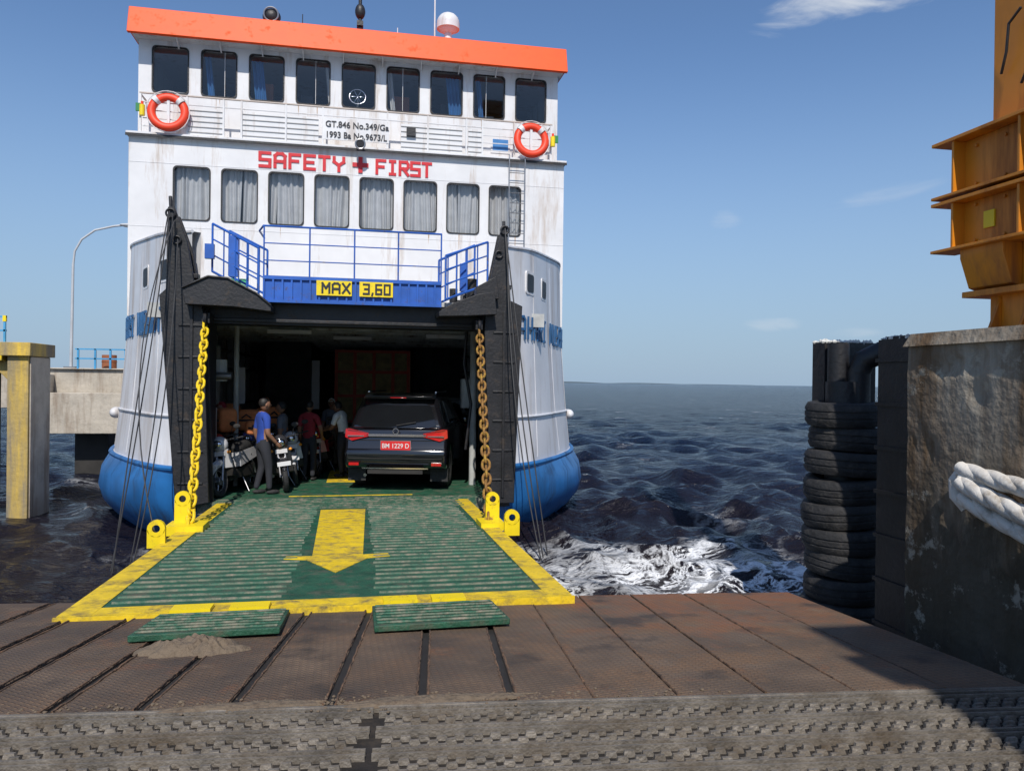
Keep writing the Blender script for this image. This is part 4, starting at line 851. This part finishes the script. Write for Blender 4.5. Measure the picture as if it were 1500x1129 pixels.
# ------------------------------------------------------------------ people
def person(name,loc,rz,H,J,shirt,trouser,sleeve=.5,hat=None,shoe=rubber):
    o=E(name,loc,rz)
    base=dict(pel=(0,0,.53),spi=(0,.005,.62),che=(0,.005,.735),nb=(0,-.005,.815),nk=(0,.005,.86),
      sl=(-.1,0,.80),el=(-.125,-.01,.63),wl=(-.12,.05,.485),sr=(.1,0,.80),er=(.125,-.01,.63),wr=(.12,.05,.485),
      hl=(-.05,0,.50),kl=(-.055,.015,.28),al=(-.055,-.01,.045),hr=(.05,0,.50),kr=(.055,.015,.28),ar=(.055,-.01,.045),hd=(0,.02,.93))
    base.update(J)
    rad=dict(pel=.078,spi=.072,che=.083,nb=.05,nk=.034,sl=.045,el=.029,wl=.018,sr=.045,er=.029,wr=.018,hl=.062,kl=.040,al=.029,hr=.062,kr=.040,ar=.029)
    ed=[('pel','spi',0),('spi','che',0),('che','nb',0),('nb','nk',2),('nb','sl',0),('sl','el',0),('el','wl',2),('nb','sr',0),('sr','er',0),('er','wr',2),('pel','hl',1),('hl','kl',1),('kl','al',1),('pel','hr',1),('hr','kr',1),('kr','ar',1)]
    ks=list(rad); me=bpy.data.meshes.new('sk'); me.from_pydata([tuple(c_*H for c_ in base[k_]) for k_ in ks],[(ks.index(a),ks.index(b_)) for a,b_,_ in ed],[])
    ob=bpy.data.objects.new('sk',me); col.objects.link(ob); ob.modifiers.new('s','SKIN'); sv=me.skin_vertices[0].data
    for i,k_ in enumerate(ks): sv[i].radius=(rad[k_]*H*(1.12 if k_ in('pel','spi','che') else 1),rad[k_]*H*(.8 if k_ in('pel','spi','che') else 1)); sv[i].use_root=(k_=='pel')
    ss=ob.modifiers.new('ss','SUBSURF'); ss.levels=2; ss.render_levels=2
    dg=bpy.context.evaluated_depsgraph_get(); m2=bpy.data.meshes.new_from_object(ob.evaluated_get(dg)); bpy.data.objects.remove(ob)
    for m_ in(shirt,trouser,skin): m2.materials.append(m_)
    segs=[(Vector(base[a])*H,Vector(base[b_])*H,l,(a,b_)) for a,b_,l in ed]
    for p in m2.polygons:
        c_=p.center; best=None
        for a,b_,l,nm_ in segs:
            t=max(0,min(1,(c_-a).dot(b_-a)/(b_-a).length_squared)); dd=(c_-a.lerp(b_,t)).length
            if nm_[0] in('pel','spi','che') : dd*=.8
            if best is None or dd<best[0]: best=(dd,l,nm_,t)
        l=best[1]
        if best[2][0] in('sl','sr'): l=0 if best[3]<sleeve*1.4 else 2
        if best[2]==('pel','spi') : l=0 if c_.z>.53*H else 1
        p.material_index=l; p.use_smooth=True
    bo=bpy.data.objects.new('body',m2); col.objects.link(bo); bo.parent=o
    b=MB(); hd=Vector(base['hd'])*H; s_=H
    def hf(q_):
        x,y,z=q_
        if z<0: x*=1-.28*(-z)**1.5; y=y*(1-.12*(-z)) if y<0 else y
        return Vector((x,y,z))
    b.ell(hd,(.046*s_,.056*s_,.068*s_),skin,n=20,k=14,fn=hf)
    b.ell(hd+Vector((0,-.012*s_,.016*s_)),(.050*s_,.056*s_,.060*s_),hat or hair,n=18,k=12,fn=lambda q_:Vector((q_[0],q_[1],max(q_[2],-.55 if q_[1]<.2 else .35))))
    if hat: b.ell(hd+Vector((0,.06*s_,.03*s_)),(.04*s_,.05*s_,.006*s_),hat)
    b.ell(hd+Vector((0,.057*s_,-.008*s_)),(.008*s_,.012*s_,.014*s_),skin,n=8,k=6)
    for sx_ in(-1,1):
        b.ell(hd+Vector((sx_*.047*s_,-.004*s_,-.004*s_)),(.006*s_,.012*s_,.018*s_),skin,n=8,k=6)
        b.ell(hd+Vector((sx_*.018*s_,.049*s_,.004*s_)),(.007*s_,.006*s_,.004*s_),hair,n=8,k=5)
    b.ell(hd+Vector((0,.050*s_,-.034*s_)),(.014*s_,.005*s_,.004*s_),red,n=8,k=5)
    for wk,ek,sd_ in(('wl','el',-1),('wr','er',1)):
        wv=Vector(base[wk])*s_; d=(wv-Vector(base[ek])*s_).normalized()
        b.tube([wv-d*.01,wv+d*.02*s_,wv+d*.05*s_],.016*s_,skin,radii=[.016*s_,.02*s_,.018*s_])
        la=d.cross(Vector((1,0,0))).normalized(); inn=Vector((-sd_,0,0))
        for fi,ln in enumerate((.040,.046,.043,.034)):
            b0=wv+d*.048*s_+la*(fi-1.5)*.0095*s_; b.tube([b0,b0+d*ln*.5*s_+inn*.004*s_,b0+d*ln*.95*s_+inn*.016*s_],.005*s_,skin,n=6,radii=[.0052*s_,.005*s_,.004*s_])
        b0=wv+d*.02*s_-la*.016*s_; b.tube([b0,b0+d*.02*s_-la*.012*s_+inn*.006*s_,b0+d*.042*s_-la*.012*s_+inn*.012*s_],.006*s_,skin,n=6)
    for ak in('al','ar'):
        a=Vector(base[ak])*s_
        b.ell((a.x,a.y+.04*s_,a.z-.022*s_),(.027*s_,.075*s_,.024*s_),shoe,n=14,k=8,fn=lambda q_:Vector((q_[0],q_[1],max(q_[2],-.9))))
    nbv=Vector(base['nb'])*s_; b.torus(nbv+Vector((0,.004*s_,.02*s_)),(0,.1,1),.036*s_,.009*s_,shirt,n=16,k=6)
    b.make('head_and_hands',o)
    return o
bshirt=cloth('shirt_blue',(.02,.06,.32)); dk=cloth('trousers_dark',(.025,.027,.035)); mar=cloth('shirt_maroon',(.26,.02,.03)); wsh=cloth('shirt_white',(.75,.75,.73)); gr=cloth('shirt_grey',(.13,.14,.17)); kh=cloth('trousers_khaki',(.14,.12,.09))
zd=-.45
person('man_in_blue_shirt',(-1.70,14.7,zd),math.radians(-62),1.76,dict(er=(.135,-.005,.635),wr=(.115,.10,.53),el=(-.13,-.03,.63),wl=(-.13,.03,.485),ar=(.06,.05,.045),kr=(.055,.045,.28),al=(-.055,-.05,.045)),bshirt,dk)
person('man_in_maroon_shirt',(-1.0,16.6,zd),math.radians(-20),1.66,dict(er=(.16,.0,.65),wr=(.13,.1,.56)),mar,dk)
person('man_in_white_shirt',(-.30,17.1,zd),math.radians(60),1.72,dict(hd=(0,.10,.88),nk=(0,.07,.83),nb=(0,.05,.79),che=(0,.03,.72),sl=(-.1,.05,.77),sr=(.1,.05,.77),er=(.12,.12,.64),wr=(.08,.22,.62),el=(-.12,.1,.62),wl=(-.08,.2,.6)),wsh,dk)
person('man_in_grey_shirt',(-2.05,18.2,zd),math.radians(200),1.68,dict(),gr,kh,hat=obag)
person('man_in_dark_shirt',(-1.5,16.2,zd),math.radians(80),1.64,dict(),gr,dk,hat=rubber)
person('man_in_white_helmet',(-.62,18.9,zd),math.radians(170),1.66,dict(),gr,kh,hat=wsh)
person('man_in_red_cap',(-2.62,16.0,zd),math.radians(120),1.64,dict(),kh,dk,hat=mar)
# ------------------------------------------------------------------ right: quay wall, tyres, tower
Q=E('quay_wall')
b=MB()
def rough_slab(b,x,y0,y1,z0,z1,mat,amp):
    ny=int((y1-y0)/.045);nz=int((z1-z0)/.045); rg=np.random.RandomState(5); ph=rg.rand(16,3)*6.28; fr=rg.uniform(2,34,(16,2))
    chips=[(rg.uniform(y0,y1),rg.uniform(z0,z1),rg.uniform(.04,.13),rg.uniform(.01,.035)) for _ in range(140)]
    Yg,Zg=np.meshgrid(np.linspace(y0,y1,ny+1),np.linspace(z0,z1,nz+1),indexing='ij')
    Hh=np.zeros_like(Yg)
    for k in range(16): Hh+=np.sin(Yg*fr[k,0]+ph[k,0])*np.sin(Zg*fr[k,1]+ph[k,1])/(1+fr[k,0]*.25)*amp
    for cy_,cz_,r_,d_ in chips:
        dd=np.sqrt((Yg-cy_)**2+((Zg-cz_)*.8)**2); Hh+=np.clip(1-(dd/r_)**4,0,1)*d_
    for zz in(.35,1.25): Hh+=.012*np.exp(-((Zg-zz)/.02)**2)
    vs=[(x+Hh[i,j],Yg[i,j],Zg[i,j]) for i in range(ny+1) for j in range(nz+1)]
    b.add(vs,[(i*(nz+1)+j,i*(nz+1)+j+1,(i+1)*(nz+1)+j+1,(i+1)*(nz+1)+j) for i in range(ny) for j in range(nz)],mat)
rough_slab(b,4.3,-1,5.42,-2,2.0,conc,.008)
b.box(4.4,9,-4,5.40,-3,2.03,conc)
b.hexa([(4.27,-4,1.97),(9,-4,1.97),(9,5.45,1.97),(4.27,5.45,1.97)],[(4.31,-4,2.07),(9,-4,2.07),(9,5.41,2.07),(4.31,5.41,2.07)],conc)
b.make('wall_block',Q)
b=MB()
b.box(5.28,5.75,6.6,7.1,-3,2.13,black); b.box(5.33,5.62,6.56,6.6,-1,2.0,black)
for z in np.arange(-.8,2,.45): b.box(5.26,5.77,6.55,7.12,z,z+.04,black)
b.make('steel_fender_pile')
b=MB(); X,Y=5.56,8.05
b.cyl((X,Y,-3),(X,Y,1.7),.22,black)
for i in range(10):
    z=1.33-i*.285; jx,jy=R.uniform(-.03,.03),R.uniform(-.02,.02)
    c=Vector((X+jx,Y+jy,z)); nn=Vector((R.uniform(-.09,.09),R.uniform(-.06,.06),1)).normalized(); u=nn.orthogonal().normalized(); w_=nn.cross(u); sc_=R.uniform(.93,1.04)
    prof=[(.25,-.11),(.34,-.142),(.41,-.13),(.435,-.08),(.437,-.05),(.427,-.045),(.427,-.03),(.438,-.025),(.438,.025),(.427,.03),(.427,.045),(.437,.05),(.435,.08),(.41,.13),(.34,.142),(.25,.11)]
    n=44;k=len(prof);vs=[]; ov=R.uniform(-.03,.03); op=R.uniform(0,6)
    for a_ in range(n):
        a=2*math.pi*a_/n; d=u*math.cos(a)+w_*math.sin(a)
        for r_,h_ in prof:
            rr=r_*(sc_+ov*math.cos(2*a+op))*(1+(.014 if (a_%2 and r_>.42) else 0)); vs.append(c+d*rr+nn*h_)
    b.add(vs,[(i_*k+j,((i_+1)%n)*k+j,((i_+1)%n)*k+(j+1)%k,i_*k+(j+1)%k) for i_ in range(n) for j in range(k)],rubber)
b.make('tyre_fender')
b=MB()
b.cyl((5.5,8.1,1.45),(5.5,8.1,2.15),.12,black,n=18)
b.box(5.42,6.1,8.25,8.5,1.0,2.17,black)
b.tube([(5.66,7.95,1.45),(5.66,7.95,1.8),(5.7,7.9,1.95),(5.82,7.8,2.03),(6.1,7.6,2.04),(6.5,7.3,2.04)],.13,black,n=16)
b.box(5.3,5.5,6.62,7.0,2.13,2.16,black)
b.make('fender_bracket_pipe')
guano=M('bird_lime',(.6,.6,.57),.9,var=.3,vs=20)
b=MB()
for i in range(260):
    if i%2: x,y,z=R.uniform(5.42,6.05),R.uniform(8.25,8.5),2.175
    else: x,y,z=R.uniform(5.3,5.74),R.uniform(6.62,7.08),2.14
    b.ell((x,y,z),(R.uniform(.01,.05),R.uniform(.01,.03),R.uniform(.006,.04)),guano,n=7,k=4)
b.make('bird_droppings')
rope=M('white_hawser',(.60,.57,.52),.85,var=.12,vs=6,dirt=(.28,.23,.17),damt=.42,ds=5,bump=.3,bs=30)
b=MB()
def arc(y0,y1,z0,dp,x,r,ph=0,tw_=16,st=3,rs=.62):
    for k in range(st):
        pts=[]
        for i in range(49):
            u=i/48; y=y0+(y1-y0)*u; z=z0-dp*math.sin(u*math.pi*.5)**.9; tw=u*tw_+k*2.09+ph
            pts.append((x+r*.26*math.cos(tw),y,z+r*.26*math.sin(tw)))
        b.tube(pts,r*rs*1.15,rope,n=10)
arc(4.74,3.4,1.07,.10,4.20,.065); arc(4.70,3.4,.99,.24,4.17,.070,1); arc(4.72,3.4,.87,.26,4.2,.06,2)
b.tube([(4.24,4.74,1.08),(4.2,4.79,.98),(4.2,4.78,.88),(4.24,4.72,.80)],.05,rope,n=10)
b.make('mooring_hawser')
TW=E('hoist_tower')
b=MB()
b.box(5.24,6.1,4.9,5.62,2.07,14,tower)
for z in(2.07,2.42): b.box(5.1,6.3,4.75,5.78,z,z+.05,tower)
for y in(4.95,5.2,5.5): b.prism([(5.12,2.12),(5.24,2.12),(5.24,2.42)],'xz',y,y+.03,tower)
for z in(5.2,6.6,8): b.box(5.21,6.13,4.87,5.65,z,z+.04,tower)
for z0,z1 in((2.83,3.27),(3.30,3.80)):
    b.box(5.12,5.23,-4,5.86,z0+.02,z1-.03,tower)
    b.box(4.98,5.235,-4,6.02,z0-.0,z0+.025,tower); b.box(4.98,5.235,-4,6.02,z1-.03,z1,tower)
    for y in(5.78,5.1,4.4,3.6,2.4,1.2): b.box(5.0,5.13,y,y+.025,z0+.025,z1-.03,tower)
b.prism([(5.14,2.5),(5.235,2.47),(5.235,2.83),(5.05,2.83),(5.05,2.75)],'xz',5.3,5.75,tower)
b.prism([(5.25,3.83),(6.1,3.83),(6.1,4.5),(5.9,4.5)],'xz',5.02,5.06,tower)
b.tube([(5.2,5.3,4.1),(5.17,5.15,4.3),(5.17,5.1,4.6),(5.17,5.2,4.8)],.012,black)
b.tube([(5.2,5.5,4.25),(5.17,5.42,4.4),(5.17,5.4,4.62),(5.17,5.28,4.7)],.012,black)
b.make('tower_steelwork',TW,bevel=.006)
b=MB()
for y in(5.65,5.35,5.0,4.6):
    for z in(3.38,3.70,2.9,3.2): b.cyl((5.10,y,z),(5.13,y,z),.013,tower,n=6)
b.box(5.105,5.118,5.45,5.56,2.98,3.12,yelc)
b.make('bolts',TW)
TB=E('hoist_tower'); b=MB()
b.box(2.15,2.8,-3.2,-2.8,-.3,8.2,tower); b.box(2.0,3.0,-3.4,-2.6,-.3,-.2,tower); b.box(2.0,9,-3.15,-2.85,7.2,7.5,tower); b.box(3.2,3.5,-3.2,-2.9,-.3,7.2,tower)
b.tube([(2.8,-3,5),(3.2,-3,7)],.06,tower); b.tube([(3.2,-3,3),(2.8,-3,5)],.06,tower)
for z in(1.5,3.5,5.5): b.box(2.1,2.85,-3.25,-2.75,z,z+.05,tower)
b.box(2.5,4.4,-3.5,-2.6,5.2,5.7,tower)
b.make('tower_steelwork',TB)
# ------------------------------------------------------------------ left: yellow pier column, pier, lamp
P=E('breasting_dolphin'); b=MB()
b.box(-6.85,-6.47,17.0,18.1,-3,2.05,ypil); b.box(-6.95,-6.4,16.9,18.2,2.05,2.32,ypil); b.box(-13,-6.951,17.0,18.1,1.95,2.3,yel)
b.box(-6.465,-6.44,17.05,18.05,-3,2.04,conc2)
b.prism([(-7.3,1.95),(-6.85,1.95),(-6.85,1.5)],'xz',17.2,17.9,ypil)
for X in(-7.25,-7.6,-8.2): b.cyl((X,17.3,-3),(X,17.3,1.95),.16,darkst)
b.tube([(-7.1,17.1,1.2),(-7.2,17.0,.6),(-7.05,17.0,.0)],.05,rope)
b.make('column_and_cap',P,bevel=.02)
lb=M('rail_light_blue',(.06,.3,.55),.5)
RL=E('pier_railing'); b=MB()
for X in(-7.05,-7.7,-8.4,-9.1): b.box(X,X+.04,17.3,17.34,2.3,2.85,lb)
for z in(2.55,2.83): b.box(-9.2,-7.0,17.3,17.34,z,z+.035,lb)
b.box(-7.06,-7.0,17.29,17.35,2.75,2.87,yelc)
for X in(-6.6,-7.0,-7.4,-7.85): b.box(X,X+.05,23.9,23.95,1.88,2.45,lb)
for z in(2.15,2.42): b.box(-7.9,-6.0,23.9,23.94,z,z+.04,lb)
b.make('rails',RL)
P2=E('concrete_pier'); b=MB()
b.box(-40,-5.9,24,28,.75,1.86,conc2); b.box(-40,-5.9,23.9,28.1,1.86,1.9,conc2); b.box(-8.45,-5.9,23.6,24,.05,1.2,conc2)
for X in(-7.6,-12,-17,-22): b.box(X-.45,X+.45,24.4,25.6,-3,.74,darkst)
b.box(-8.6,-8.45,23.5,24,.9,1.7,steel)
b.make('deck_and_piles',P2,bevel=.03)
b=MB(); b.cyl((-7.2,24.6,1.9),(-7.2,24.6,2.3),.2,seat,n=18); b.torus((-7.2,24.6,2.1),(0,0,1),.2,.012,seat); b.make('oil_drum')
b=MB(); SL=E('street_lamp')
b.cyl((-8.1,24.2,1.9),(-8.07,24.2,4.9),.045,pole,r1=.035)
b.tube([(-8.07,24.2,4.85),(-8.03,24.2,5.25),(-7.85,24.2,5.6),(-7.5,24.2,5.88),(-7.0,24.2,6.02),(-6.75,24.2,6.06)],.03,pole,n=10)
b.box(-8.25,-7.95,24.05,24.35,1.9,1.94,steel)
b.make('pole',SL)
b=MB(); b.ell((-6.6,24.2,6.07),(.26,.1,.05),pole); b.ell((-6.58,24.2,6.03),(.18,.07,.03),white); b.make('lamp_head',SL)
